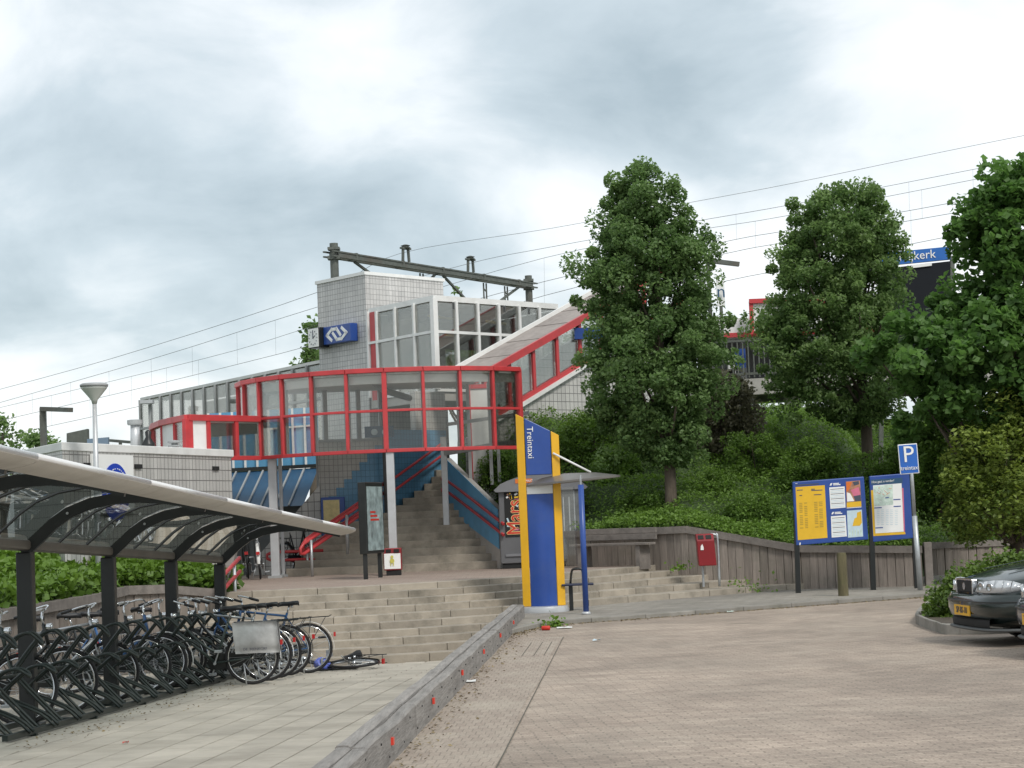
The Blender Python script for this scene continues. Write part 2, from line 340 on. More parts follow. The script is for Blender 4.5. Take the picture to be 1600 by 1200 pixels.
    def build(s, name, material, parent=None, smooth=False, bevel=0., auto=False):
        off = ORG.get(parent.name, V((0, 0, 0))) if parent else V((0, 0, 0))
        me = s.mesh(name, material, smooth or auto, off)
        o = bpy.data.objects.new(name, me); C.objects.link(o)
        if parent: o.parent = parent; ORG[o.name] = off
        if bevel:
            b = o.modifiers.new('bevel', 'BEVEL'); b.width = bevel; b.segments = 2; b.limit_method = 'ANGLE'
        if auto: me.set_sharp_from_angle(angle=R(40))
        return o
def tag(o, label=None, cat=None, group=None, kind=None):
    if label: o['label'] = label
    if cat: o['category'] = cat
    if group: o['group'] = group
    if kind: o['kind'] = kind
    return o
def thing(name, label, cat, loc=(0, 0, 0), group=None, rz=0.):
    o = bpy.data.objects.new(name, None); C.objects.link(o); o.location = loc; o.rotation_euler = (0, 0, rz); o.empty_display_size = .2
    ORG[o.name] = V(loc); return tag(o, label, cat, group)
def struct(o): o['kind'] = 'structure'; return o
def copy_tree(o, parent=None):
    c = o.copy(); C.objects.link(c); c.parent = parent
    for ch in list(o.children): copy_tree(ch, c)
    return c
def lerp(a, b, t): return a + (b - a) * t
def piece(name, me, parent, loc, scale=(1, 1, 1), rz=0., rot=None):
    o = bpy.data.objects.new(name, me); C.objects.link(o); o.parent = parent
    o.location = V(loc) - ORG.get(parent.name, V((0, 0, 0))); o.scale = scale; o.rotation_euler = rot or (0, 0, rz); return o
def unit_block(name, material, bev=.03):
    bm = bmesh.new(); bmesh.ops.create_cube(bm, size=1)
    bmesh.ops.bevel(bm, geom=list(bm.edges), offset=bev, segments=1, affect='EDGES')
    me = bpy.data.meshes.new(name); bm.to_mesh(me); bm.free(); me.materials.append(mm[material]); me.uv_layers.new(name='UVMap'); return me
def text(name, s, size, material, parent, o, ex, ey, lift=.004, align='CENTER', depth=.002, squash=1.):
    cu = bpy.data.curves.new('t', 'FONT'); cu.body = s; cu.size = size; cu.align_x = align; cu.align_y = 'CENTER'; cu.extrude = depth; cu.resolution_u = 3
    ob = bpy.data.objects.new('t', cu); C.objects.link(ob); dg = bpy.context.evaluated_depsgraph_get(); dg.update()
    me = bpy.data.meshes.new_from_object(ob.evaluated_get(dg)); C.objects.unlink(ob); bpy.data.objects.remove(ob)
    ex = V(ex).normalized(); ey = V(ey).normalized(); n = ex.cross(ey)
    mt = Matrix((ex * squash, ey, n)).transposed().to_4x4(); mt.translation = V(o) + n * lift - (ORG.get(parent.name, V((0, 0, 0))) if parent else V((0, 0, 0)))
    me.transform(mt); me.name = name; me.materials.clear(); me.materials.append(mm[material])
    q = bpy.data.objects.new(name, me); C.objects.link(q); q.parent = parent
    if parent: ORG[q.name] = ORG.get(parent.name, V((0, 0, 0)))
    return q
def smooth_path(pts, n=6):
    pts = [V(p) for p in pts]; out = []
    for i in range(len(pts) - 1):
        p0 = pts[max(i - 1, 0)]; p1 = pts[i]; p2 = pts[i + 1]; p3 = pts[min(i + 2, len(pts) - 1)]
        for k in range(n):
            t = k / n; out.append(.5 * ((2 * p1) + (p2 - p0) * t + (2 * p0 - 5 * p1 + 4 * p2 - p3) * t * t + (3 * p1 - p0 - 3 * p2 + p3) * t ** 3))
    out.append(pts[-1]); return out

# ---------------------------------------------------------------- leaves
rng = np.random.default_rng(11)
def leaf_mesh(name, centers, size, var, material, up=.35, aspect=.62, extra=None):
    n = len(centers)
    nrm = rng.normal(size=(n, 3)); nrm[:, 2] = np.abs(nrm[:, 2]) + up; nrm /= np.linalg.norm(nrm, axis=1)[:, None]
    t = rng.normal(size=(n, 3)); t -= nrm * (t * nrm).sum(1)[:, None]; t /= np.linalg.norm(t, axis=1)[:, None]
    b = np.cross(nrm, t); sz = (size * rng.uniform(.6, 1.3, n))[:, None]
    a0 = centers - t * sz * .5; a1 = centers + b * sz * aspect * .5 + nrm * sz * .12; a2 = centers + t * sz * .5; a3 = centers - b * sz * aspect * .5 + nrm * sz * .12
    v = np.stack([a0, a1, a2, a3], 1).reshape(-1, 3)
    me = bpy.data.meshes.new(name); me.vertices.add(4 * n); me.vertices.foreach_set('co', v.ravel())
    me.loops.add(6 * n); me.polygons.add(2 * n)
    k = np.arange(n) * 4; li = np.stack([k, k + 1, k + 2, k, k + 2, k + 3], 1).ravel()
    me.loops.foreach_set('vertex_index', li.astype(np.int32)); me.polygons.foreach_set('loop_start', (np.arange(2 * n) * 3).astype(np.int32))
    at = me.attributes.new('var', 'FLOAT', 'POINT'); at.data.foreach_set('value', np.repeat(np.clip(var, 0, 1), 4).astype(np.float32))
    me.materials.append(mm[material]); me.update(); me.validate(); return me
def leaf_obj(name, me, parent=None, loc=None):
    o = bpy.data.objects.new(name, me); C.objects.link(o)
    if parent: o.parent = parent; o.location = -ORG.get(parent.name, V((0, 0, 0)))
    return o
# ---------------------------------------------------------------- ground, road, steps, plaza
ZT, RS, ZS, TD = .58, .104, .06, .345        # upper plaza level, riser, pavement level, tread
FOOT = ZT - 10 * RS
def pz(Y): return min(.0, FOOT + .030 * (28.8 - Y))
def timber_x(Y): return -.93 + .056 * (Y - 13.4)     # road side of the timber edge
def wob(p, a, f=1.): return noise.noise(V(p) * f) * a

g = MB(); g.poly((-1500, -60, -1.6), (1500, -60, -1.6), (1500, 2500, -1.6), (-1500, 2500, -1.6))
mm['ground'] = mat('far_ground', (.07, .09, .04), .95, var=.4, vscale=.05)
struct(g.build('ground', 'ground'))
g = MB(); g.prism([(timber_x(-12), -12), (60, -12), (60, 48), (6.0, 48), (timber_x(32), 32)], -1.5, 0.0)
road = struct(g.build('road', 'road'))

# nosing of the topmost step, from the left to the right wall
top = [G(300, 928.5, ZT), G(365, 925, ZT), G(560, 916, ZT), G(700, 908, ZT), G(800, 901.5, ZT), G(885, 895, ZT), G(965, 888, ZT), G(1040, 881, ZT)]
top[0] = top[1] + (top[1] - top[2]) * .55
top.append(top[-1] + (top[-1] - top[-3]).normalized() * 1.6); top.append(top[-1] + (top[-1] - top[-2]))
sp = smooth_path(top, 10)
def resample(pts, st):
    out = [pts[0].copy()]; acc = 0
    for a, b in zip(pts, pts[1:]):
        d = (b - a).length; t = st - acc
        while t <= d: out.append(a.lerp(b, t / d)); t += st
        acc = (acc + d) % st if d + acc >= st else acc + d
    return out
NOSE = resample(sp, .16)
def nrm_at(i):
    a = NOSE[max(i - 4, 0)]; b = NOSE[min(i + 4, len(NOSE) - 1)]; d = (b - a).normalized(); return V((d.y, -d.x, 0))
_z4 = ZT - 4 * RS
_p4 = [NOSE[i] + nrm_at(i) * 4 * TD for i in range(0, len(NOSE), 4)]
_p4 = [p for p in _p4 if p.x < -.1] + [G(860, 942.5, _z4), G(922, 937, _z4), G(1000, 930.5, _z4), G(1100, 923, _z4), G(1180, 916.5, _z4), G(1250, 912, _z4), G(1310, 909, _z4)]
_p4 = smooth_path([V((p.x, p.y, 0)) for p in _p4], 6)
_n0 = resample([V((p.x, p.y, 0)) for p in NOSE], sum((b - a).length for a, b in zip(NOSE, NOSE[1:])) / 82.5)[:83]
_n4 = resample(_p4, sum((b - a).length for a, b in zip(_p4, _p4[1:])) / 82.5)[:83]
NOSE = _n0[:min(len(_n0), len(_n4))]; NOSE4 = _n4[:len(NOSE)]
def nrm4(i):
    a = NOSE4[max(i - 5, 0)]; b = NOSE4[min(i + 5, len(NOSE) - 1)]; d = (b - a).normalized(); return V((d.y, -d.x, 0))
def nose(i, k):
    p = NOSE[i] + nrm_at(i) * (k * TD) if k <= 0 else NOSE[i].lerp(NOSE4[i], k / 4) if k <= 4 else NOSE4[i] + nrm4(i) * ((k - 4) * TD)
    return V((p.x, p.y, 0))
steps = thing('steps', None, None); struct(steps)
for k in range(10):
    ids = [i for i in range(len(NOSE)) if (k < 5 and True) or nose(i, k).x < timber_x(nose(i, k).y) - .1]
    zt = ZT - RS * k
    j = 0; L_ = 6
    first = (k * 3) % 5 + 2
    cuts = [0] + list(range(first, len(ids) - 1, L_)) + [len(ids) - 1]
    for a, b in zip(cuts, cuts[1:]):
        if b <= a: continue
        ia, ib = ids[a], ids[b]
        q = [nose(i, k) for i in ids[a:b + 1]]; r = [nose(i, k - 1.04 if k else -.9) for i in ids[a:b + 1]][::-1]
        d = (q[-1] - q[0]).normalized() * .004
        q[0] += d; r[-1] += d; q[-1] -= d; r[0] -= d
        dz = random.uniform(-.003, .003)
        blk = MB().prism(q + r, zt - RS - .08, zt + dz)
        blk.build('step_block', 'step', steps, bevel=.008)
g = MB(); fl = [nose(i, -.88) for i in range(len(NOSE))]
g.prism([(p.x, p.y) for p in fl] + [(6, 45), (-9, 46), (-9, 33)], -1.4, ZT - .004)
struct(g.build('upper_plaza', 'plazatop'))
g = MB(); fl = [nose(i, 9.9) for i in range(len(NOSE))]   # bed beneath the flight
bed = [nose(i, 4.5) for i in range(len(NOSE))]
g.prism([(p.x, p.y) for p in bed if p.x < 7] + [(6.5, 44), (-7, 40)], -1.45, ZT - RS * 5.6)
struct(g.build('step_bed', 'step'))

# pavement right of the steps, with its kerb stones
kp = [G(790, 994), G(830, 984), G(872, 977), G(1000, 967.5), G(1160, 955), G(1260, 947.5), G(1360, 940), G(1451, 933), G(1530, 926), G(1640, 915)]
ks = resample(smooth_path(kp, 10), .12)
def off(pts, d):
    out = []
    for i, p in enumerate(pts):
        t = (pts[min(i + 3, len(pts) - 1)] - pts[max(i - 3, 0)]).normalized(); out.append(V((p.x - t.y * d, p.y + t.x * d, 0)))
    return out
ki = off(ks, .13)
kerb = thing('kerb', None, None); struct(kerb)
for a in range(0, len(ks) - 1, 8):
    b = min(a + 8, len(ks) - 1); q = ks[a:b + 1]; r = ki[a:b + 1][::-1]; d = (q[-1] - q[0]).normalized() * .003
    q = [V(p) for p in q]; q[0] += d; r[-1] = r[-1] + d; q[-1] -= d; r[0] = r[0] - d
    MB().prism(q + r, -.15, ZS + .012 + random.uniform(-.003, .003)).build('kerb_stone', 'kerb', kerb, bevel=.012)
g = MB(); g.prism([(p.x, p.y) for p in off(ks, .125)] + [(14, 47), (4.5, 47), (-.3, 34.5), (-.05, 31.0)], -.3, ZS)
struct(g.build('pavement', 'sidewalk'))

# lower plaza: sloping bed and slabs
g = MB(); xl = -9.5
ys = [-4, 13.4, 30.5]
for a, b in zip(ys, ys[1:]):
    g.poly((xl, a, pz(a) - .012), (timber_x(a) - .19, a, pz(a) - .012), (timber_x(b) - .19, b, pz(b) - .012), (xl, b, pz(b) - .012))
plaza = struct(g.build('lower_plaza', 'joint'))
SW, SLN = .30, .60
sl_me = unit_block('paving_slab', 'slab', .0)
bm = bmesh.new(); bmesh.ops.create_cube(bm, size=1); bm.to_mesh(sl_me); bm.free()
cands = []
for r in range(40):
    s0 = -1.13 - .03 - SW * (r + .5)
    for q in range(46):
        Y = 10.2 + SLN * (q + (.5 if r % 2 else 0)); x = s0 + .056 * (Y - 13.4)
        if x < -9: continue
        px = 800 + 3100 * x / Y
        if px < -420 or Y > 30.2: continue
        i = min(range(len(NOSE)), key=lambda i: abs(nose(i, 9).x - x))
        if Y > nose(i, 9).y + .1: continue
        py = 1200 - (Y - 11.8) * 60
        cands.append((0 if (px > -10 and Y > 11.3) else 1, Y, x, r, q))
cands.sort()
rest = MB(); ang = -math.atan(.056)
for n, (fl_, Y, x, r, q) in enumerate(cands):
    sl = .03 if Y > 13.4 else 0
    z = pz(Y) - .02 + random.uniform(-.001, .001)
    if n < 300: piece('paving_slab', sl_me, plaza, (x, Y, z), (SW - .014, SLN - .002, .045), rot=(-sl + random.uniform(-.001, .001), random.uniform(-.002, .002), ang))
    else: rest.box((x, Y, z), (SW - .014, SLN - .002, .045), ang)
o = rest.build('paving_slabs', 'slab', plaza); o['kind'] = 'stuff'

# worn gutter strip along the timber edge
mm['gut'] = tilemat('gutter_brick', (.345, .285, .232), (.29, .235, .192), (.22, .185, .15), .075, .21, ms=.005, rough=.9, offset=.5, dirt=(.42, .37, .30, .8), bump=.5, rot=R(3), nscale=.9, vary=.2, warp=.05)
g = MB()
ys = [9 + i * .8 for i in range(23)]
for a, b in zip(ys, ys[1:]): g.poly((timber_x(a) - .02, a, .004), (timber_x(a) + .72 + .02 * math.sin(a), a, .004), (timber_x(b) + .72 + .02 * math.sin(b), b, .004), (timber_x(b) - .02, b, .004))
struct(g.build('gutter_strip', 'gut'))
for (x0, y0, x1, y1) in ((.74, 10, .74, 26.5), (.36, 23.2, .36, 25.6), (.50, 23.2, .50, 25.6), (.62, 23.2, .62, 25.6)):
    g = MB(); g.poly((timber_x(y0) + x0, y0, .007), (timber_x(y0) + x0 + .010, y0, .007), (timber_x(y1) + x1 + .010, y1, .007), (timber_x(y1) + x1, y1, .007)); struct(g.build('open_joint', 'joint'))
# weathered timber edge between plaza and road
tb = thing('timber_edge', 'long weathered grey timber beam edging between bike plaza and brick road', 'edging', (timber_x(20), 20, 0))
seg = [9.5, 12.4, 15.2, 18.3, 21.4, 24.6, 27.8, 30.9]
for a, b in zip(seg, seg[1:]):
    n = 10
    for (x0, x1, z0, z1) in ((-.20, -.105, -.55, .262), (-.10, 0.0, -.05, .245)):
        m_ = MB()
        rows = []
        for i in range(n + 1):
            Y = lerp(a + .006, b - .006, i / n); t = wob((Y * .9, x0 * 9, a), .012); u = wob((Y * .7, 5, a), .01)
            fade = 1.0
            rows.append([(timber_x(Y) + x0 + u, Y, z0), (timber_x(Y) + x1 + u, Y, z0), (timber_x(Y) + x1 + u, Y, z1 - .012 + t), (timber_x(Y) + x1 + u - .014, Y, z1 + t), (timber_x(Y) + x0 + u + .01, Y, z1 + t), (timber_x(Y) + x0 + u, Y, z1 - .012 + t)])
        for ra, rb in zip(rows, rows[1:]):
            for j in range(6):
                k2 = (j + 1) % 6; m_.poly(ra[j], ra[k2], rb[k2], rb[j])
        m_.poly(*rows[0][::-1]); m_.poly(*rows[-1])
        m_.build('beam', 'timber', tb)
Y = 13.6
while Y < 30.5:                                # small red reflectors
    MB().box((timber_x(Y) + .012, Y, .15), (.018, .06, .05), ang).build('reflector', mm.setdefault('reflector', mat('reflector_red', (.62, .05, .03), .3)), tb)
    Y += 2.85
rr = random.Random(3)
for i in range(46):                            # bolt heads
    Y = 11 + i * .42 + rr.uniform(-.05, .05)
    MB().lathe([(.008, 0), (.008, .005), (.003, .008)], (timber_x(Y) + .001, Y, .06 + .13 * (i % 2)), 8, (1, 0, 0)).build('bolt', 'dark', tb)

# ---------------------------------------------------------------- plank walls
plank_me = unit_block('plank', 'plank', .035)
def plank_wall(name, label, pts, caps, bases, wd=.16, capw=.17, caph=.13, group=None, th=.06):
    t = thing(name, label, 'wall', (pts[0].x, pts[0].y, bases[0]), group)
    for i in range(len(pts) - 1):
        a, b = pts[i], pts[i + 1]; d = b - a; ln = d.length; rz = math.atan2(d.y, d.x); n = max(1, round(ln / wd))
        for j in range(n):
            f = (j + .5) / n; c = a.lerp(b, f); zc = lerp(caps[i], caps[i + 1], f) - caph * .7; zb = lerp(bases[i], bases[i + 1], f) - .15
            nn = V((-math.sin(rz), math.cos(rz), 0)) * random.uniform(-.012, .012)
            piece('plank', plank_me, t, (c.x + nn.x, c.y + nn.y, (zc + zb) / 2), (ln / n * random.uniform(.93, .985), th, zc - zb), rot=(0, random.uniform(-.006, .006), rz))
        e = d.normalized()
        side = V((-e.y, e.x, 0)) * capw
        m_ = MB(); o0 = V((a.x, a.y, caps[i] - caph)); o1 = V((b.x, b.y, caps[i + 1] - caph))
        s2 = side * .5
        A0, A1, B0, B1 = o0 - s2 - e * .02, o0 + s2 - e * .02, o1 - s2 + e * .02, o1 + s2 + e * .02; zz = V((0, 0, caph + .004 * (i % 2)))
        m_.poly(A0, B0, B0 + zz, A0 + zz); m_.poly(B1, A1, A1 + zz, B1 + zz); m_.poly(A0 + zz, B0 + zz, B1 + zz, A1 + zz); m_.poly(A1, B1, B0, A0); m_.poly(A1, A0, A0 + zz, A1 + zz); m_.poly(B0, B1, B1 + zz, B0 + zz)
        m_.build('cap_board', 'cap', t, bevel=.012)
    return t
def capz(px, py, Y): return D(px, py, Y).z
W0, W1, W2 = XY(790, 41.2), XY(922, 39.2), XY(1074, 37.8)
W3, W4 = XY(1247, 36.9), XY(1436, 36.2)
cw = [1.30, capz(922, 829, 39.2), capz(1074, 822, 37.8), capz(1247, 852, 36.9), capz(1436, 853, 36.2)]
plank_wall('plank_wall', 'low weathered plank retaining wall bending round the bench and red bin', [W0, W1, W2, W3], cw[:4], [ZT, ZT, ZT - .1, ZS])
plank_wall('plank_wall', 'straight plank wall behind the blue timetable boards', [W3 + V((.02, .03, 0)), W4], cw[3:], [ZS, ZS])
W5, W6 = XY(1446, 41.0), XY(1690, 42.6)
cr_ = [capz(1446, 848, 41.0), capz(1690, 838, 42.6)]
plank_wall('plank_wall', 'dark plank wall at the far right, set back beyond the path opening', [W5, W6], cr_, [ZS, ZS], wd=.2)
MB().box((W4.x + .12, W4.y + .02, .42), (.14, .14, .86)).build('end_post', 'cap', bpy.data.objects['plank_wall.001'], bevel=.01)
LW = [XY(-160, 22.3), XY(0, 24.6), XY(130, 28.2), XY(190, 30.2), XY(255, 31.0), XY(338, 31.6)]
lc = [capz(0, 958, 24.6), capz(0, 952, 24.6), capz(130, 931, 28.2), capz(190, 916, 30.2), capz(255, 914, 31.0), capz(338, 921, 31.6)]
plank_wall('plank_wall', 'plank retaining wall behind the bike racks, ivy hanging over its cap', LW, lc, [pz(p.y) for p in LW], wd=.19)
SWp = [XY(338, 31.65), XY(352, 33.2), XY(362, 34.6)]
plank_wall('plank_wall', 'short plank wall climbing beside the left end of the steps', SWp, [lc[-1] + .02, .95, 1.35], [-.3, .3, .5], wd=.2)
# ---------------------------------------------------------------- embankment
wallpts = [XY(699, 43.9), XY(790, 41.3)] + [XY(800, 41.1), W1, W2, W3, W4, XY(1437, 41.2), W5 + V((.6, .2, 0)), W6, V((30, 44, 0))]
wallcap = [2.1, 1.35] + cw + [.62, .66, .7, .7]
def wy(x):
    for i in range(len(wallpts) - 1):
        a, b = wallpts[i], wallpts[i + 1]
        if a.x <= x <= b.x:
            t = (x - a.x) / max(b.x - a.x, 1e-6); return lerp(a.y, b.y, t), lerp(wallcap[i], wallcap[i + 1], t)
    return (wallpts[0].y, wallcap[0]) if x < wallpts[0].x else (wallpts[-1].y, wallcap[-1])
def slope(x):
    pts = [(-3, .8), (-.2, .74), (1.0, .46), (2, .40), (4, .31), (8, .30), (14, .30)]
    for (a, s0), (b, s1) in zip(pts, pts[1:]):
        if a <= x <= b: return lerp(s0, s1, (x - a) / (b - a))
    return pts[0][1] if x < -3 else pts[-1][1]
def emb(x, y):
    w0, c0 = wy(x); d = y - w0
    z = c0 - .12 + slope(x) * d
    z = min(z, 3.35 + .5 * math.tanh((z - 3.35)) if z > 3.35 else z)
    h = noise.noise(V((x * .55, y * .55, 0))) * .30 + noise.noise(V((x * 1.3, y * 1.3, 3))) * .20
    return z + h * min(1, max(0, d) / 1.2), d
gx = np.arange(-1.3, 27, .35); gy = np.arange(34.5, 60, .35)
g = MB(); idx = {}
for a, x in enumerate(gx):
    for b, y in enumerate(gy):
        z, d = emb(x, y)
        if d < -.05: z = -1.0; y2 = wy(x)[0] + .12
        else: y2 = max(y, wy(x)[0] + .12)
        idx[a, b] = len(g.v); g.v.append((x, y2 if d < -.05 else y2, z))
for a in range(len(gx) - 1):
    for b in range(len(gy) - 1): g.f.append((idx[a, b], idx[a + 1, b], idx[a + 1, b + 1], idx[a, b + 1]))
struct(g.build('embankment', 'soil'))
mm['soil'].node_tree.nodes
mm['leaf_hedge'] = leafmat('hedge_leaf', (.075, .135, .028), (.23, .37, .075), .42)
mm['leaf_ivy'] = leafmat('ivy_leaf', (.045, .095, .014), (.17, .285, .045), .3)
mm['leaf_dark'] = leafmat('dark_shrub_leaf', (.10, .10, .06), (.24, .22, .14), .3)
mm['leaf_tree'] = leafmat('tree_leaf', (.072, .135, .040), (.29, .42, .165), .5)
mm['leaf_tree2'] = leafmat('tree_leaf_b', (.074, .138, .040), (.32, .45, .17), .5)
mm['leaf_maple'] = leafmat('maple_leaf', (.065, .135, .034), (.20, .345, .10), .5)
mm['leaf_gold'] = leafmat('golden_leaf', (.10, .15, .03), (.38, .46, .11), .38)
mm['leaf_low'] = leafmat('low_shrub_leaf', (.05, .09, .018), (.19, .29, .05), .28)
def scatter(n, x0, x1, y0, y1, fz, test, thick, hump=1.2):
    out = []; vv = []
    while len(out) < n:
        x = random.uniform(x0, x1); y = random.uniform(y0, y1)
        if not test(x, y): continue
        z, d = fz(x, y)
        if d < -.02: continue
        h = .5 + .5 * noise.noise(V((x * hump, y * hump, 9.)))
        h2 = .5 + .5 * noise.noise(V((x * 3.1, y * 3.1, 2.)))
        t = random.random() ** .6
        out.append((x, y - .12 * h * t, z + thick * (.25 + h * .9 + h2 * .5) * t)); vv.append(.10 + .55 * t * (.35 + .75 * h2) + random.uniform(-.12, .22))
    return np.array(out), np.array(vv)
def in_emb(x, y):
    px = 800 + 3100 * x / y
    return 690 < px < 1750
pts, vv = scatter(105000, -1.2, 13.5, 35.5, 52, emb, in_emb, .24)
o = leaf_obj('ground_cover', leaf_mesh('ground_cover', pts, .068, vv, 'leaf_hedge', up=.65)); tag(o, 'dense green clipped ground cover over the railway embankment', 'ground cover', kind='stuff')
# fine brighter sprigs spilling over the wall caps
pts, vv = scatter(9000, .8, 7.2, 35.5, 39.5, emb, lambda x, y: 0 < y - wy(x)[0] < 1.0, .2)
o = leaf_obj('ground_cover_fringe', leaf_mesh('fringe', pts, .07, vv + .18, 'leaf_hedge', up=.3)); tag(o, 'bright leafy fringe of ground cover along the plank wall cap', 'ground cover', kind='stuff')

# ivy bed on the left, behind the racks
def lw(y):
    for a, b, c0, c1 in zip(LW, LW[1:], lc, lc[1:]):
        if a.y <= y <= b.y: t = (y - a.y) / (b.y - a.y); return lerp(a.x, b.x, t), lerp(c0, c1, t)
    return (LW[0].x, lc[0]) if y < LW[0].y else (LW[-1].x + (y - LW[-1].y) * .02, lc[-1])
def ivy(x, y):
    x0, c0 = lw(y); d = x0 - x
    return c0 - .10 + .16 * min(d, 3) + noise.noise(V((x * .9, y * .9, 5))) * .16 * min(1, max(d, 0)), d
gx = np.arange(-12, -3.6, .4); gy = np.arange(18, 34.5, .4); g = MB(); idx = {}
for a, x in enumerate(gx):
    for b, y in enumerate(gy):
        z, d = ivy(x, y); x2 = min(x, lw(y)[0] - .06); idx[a, b] = len(g.v); g.v.append((x2, y, z - (0 if d > -.3 else .6)))
for a in range(len(gx) - 1):
    for b in range(len(gy) - 1): g.f.append((idx[a, b], idx[a + 1, b], idx[a + 1, b + 1], idx[a, b + 1]))
struct(g.build('planting_bed', 'soil'))
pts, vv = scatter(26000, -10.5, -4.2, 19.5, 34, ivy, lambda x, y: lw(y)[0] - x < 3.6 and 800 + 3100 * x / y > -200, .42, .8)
o = leaf_obj('ivy', leaf_mesh('ivy', pts, .115, vv + .08, 'leaf_ivy', up=.2, aspect=.85)); tag(o, 'bright green ivy bank above the plank wall behind the bikes', 'ivy', kind='stuff')

# ---------------------------------------------------------------- trees and shrubs
def crown_points(rows, Y, n_cl, per, spread, shell=.55, squash=.85, seed=1, extra=()):
    r_ = random.Random(seed); cl = []
    tot = sum((b[0] - a[0]) * (a[2] - a[1] + b[2] - b[1]) for a, b in zip(rows, rows[1:]))
    while len(cl) < n_cl:
        i = r_.choices(range(len(rows) - 1), [(b[0] - a[0]) * (a[2] - a[1] + b[2] - b[1]) for a, b in zip(rows, rows[1:])])[0]
        a, b = rows[i], rows[i + 1]; t = r_.random(); py = lerp(a[0], b[0], t); xl = lerp(a[1], b[1], t); xr = lerp(a[2], b[2], t)
        ph = r_.uniform(0, 2 * math.pi); q = r_.random() ** .5; q = lerp(q, 1, shell * r_.random())
        q *= r_.uniform(.72, 1.06)
        rad = (xr - xl) / 2 / FPX * Y
        c = D((xl + xr) / 2, py, Y)
        cl.append((V((c.x + math.cos(ph) * q * rad, c.y + math.sin(ph) * q * rad * squash, c.z)), q, V((c.x, c.y, c.z))))
    for (px, py) in extra:
        c = D(px, py, Y - r_.uniform(-.3, .5)); cl.append((c, 1.0, V((c.x, Y, c.z))))
    pts = []; vv = []
    for (c, q, ax) in cl:
        k = int(per * r_.uniform(.6, 1.4)); s = spread * r_.uniform(.45, 1.25)
        P = rng.normal(size=(k, 3)) * np.array([s, s, s * .72])
        P = P / (1 + (np.linalg.norm(P, axis=1)[:, None] / (s * 2.2)) ** 2)
        base = r_.uniform(-.20, .18)
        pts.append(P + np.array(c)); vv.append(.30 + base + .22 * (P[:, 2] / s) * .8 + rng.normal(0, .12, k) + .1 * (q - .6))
    return cl, np.concatenate(pts), np.concatenate(vv)
def tree(name, label, base, ttop, tr, rows, Y, n_cl, per, spread, leaf, material, seed, group=None, lean=None, limbs=26, up=.25, aspect=.62, extra=()):
    t = thing(name, label, 'tree', base, group)
    cl, pts, vv = crown_points(rows, Y, n_cl, per, spread, seed=seed, extra=extra)
    path = [V(base) - V((0, 0, .3)), V(base).lerp(ttop, .25) + V((.03, 0, 0)), V(base).lerp(ttop, .55) - V((.05, 0, 0)), V(base).lerp(ttop, .8), V(ttop)]
    g = MB().tube(smooth_path(path, 4), [tr * lerp(1.25, .25, (i / 16)) for i in range(17)], 10)
    g.build('trunk', 'bark', t, smooth=True)
    r_ = random.Random(seed + 5); g = MB(); z0 = V(base).z; zt = V(ttop).z
    for (c, q, ax) in r_.sample(cl, min(limbs, len(cl))):
        f = min(.95, max(.2, (c.z - z0) / (zt - z0) * r_.uniform(.5, .75))); s = V(base).lerp(ttop, f); rr_ = tr * lerp(.55, .2, f)
        mid = s.lerp(c, .5) + V((0, 0, -.12 * (c - s).length))
        g.tube(smooth_path([s, mid, c], 3), [rr_ * lerp(1, .25, i / 6) for i in range(7)], 6)
    g.build('limbs', 'bark', t, smooth=True)
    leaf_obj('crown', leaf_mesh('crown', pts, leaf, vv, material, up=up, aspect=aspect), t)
    return t
rows1 = [(262, 992, 1018), (280, 972, 1030), (300, 952, 1066), (330, 942, 1080), (365, 928, 1090), (400, 918, 1122), (450, 908, 1130), (500, 926, 1124), (550, 906, 1146), (600, 908, 1142), (650, 930, 1110), (690, 965, 1092), (722, 1015, 1060)]
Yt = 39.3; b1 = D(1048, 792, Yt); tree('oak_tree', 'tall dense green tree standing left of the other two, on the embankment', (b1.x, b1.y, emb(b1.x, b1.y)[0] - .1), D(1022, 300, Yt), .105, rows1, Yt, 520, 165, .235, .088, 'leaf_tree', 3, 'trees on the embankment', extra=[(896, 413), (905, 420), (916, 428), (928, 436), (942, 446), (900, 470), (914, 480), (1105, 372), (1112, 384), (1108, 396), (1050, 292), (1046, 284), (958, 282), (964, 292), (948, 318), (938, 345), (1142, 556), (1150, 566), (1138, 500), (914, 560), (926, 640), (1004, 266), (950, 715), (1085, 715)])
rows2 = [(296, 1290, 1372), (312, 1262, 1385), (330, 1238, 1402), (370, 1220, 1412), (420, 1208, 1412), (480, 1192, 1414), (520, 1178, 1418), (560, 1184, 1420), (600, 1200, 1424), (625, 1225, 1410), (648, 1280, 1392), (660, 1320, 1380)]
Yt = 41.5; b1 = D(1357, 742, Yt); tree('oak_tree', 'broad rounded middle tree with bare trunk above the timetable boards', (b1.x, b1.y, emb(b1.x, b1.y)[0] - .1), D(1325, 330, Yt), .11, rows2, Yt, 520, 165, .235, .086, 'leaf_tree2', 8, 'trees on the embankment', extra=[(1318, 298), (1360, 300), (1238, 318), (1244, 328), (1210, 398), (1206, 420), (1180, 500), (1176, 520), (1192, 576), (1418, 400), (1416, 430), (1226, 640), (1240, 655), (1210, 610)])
rows3 = [(258, 1556, 1650), (300, 1528, 1690), (340, 1500, 1720), (375, 1492, 1730), (430, 1500, 1740), (480, 1440, 1740), (520, 1385, 1740), (560, 1352, 1740), (600, 1380, 1740), (630, 1410, 1720), (655, 1440, 1640)]
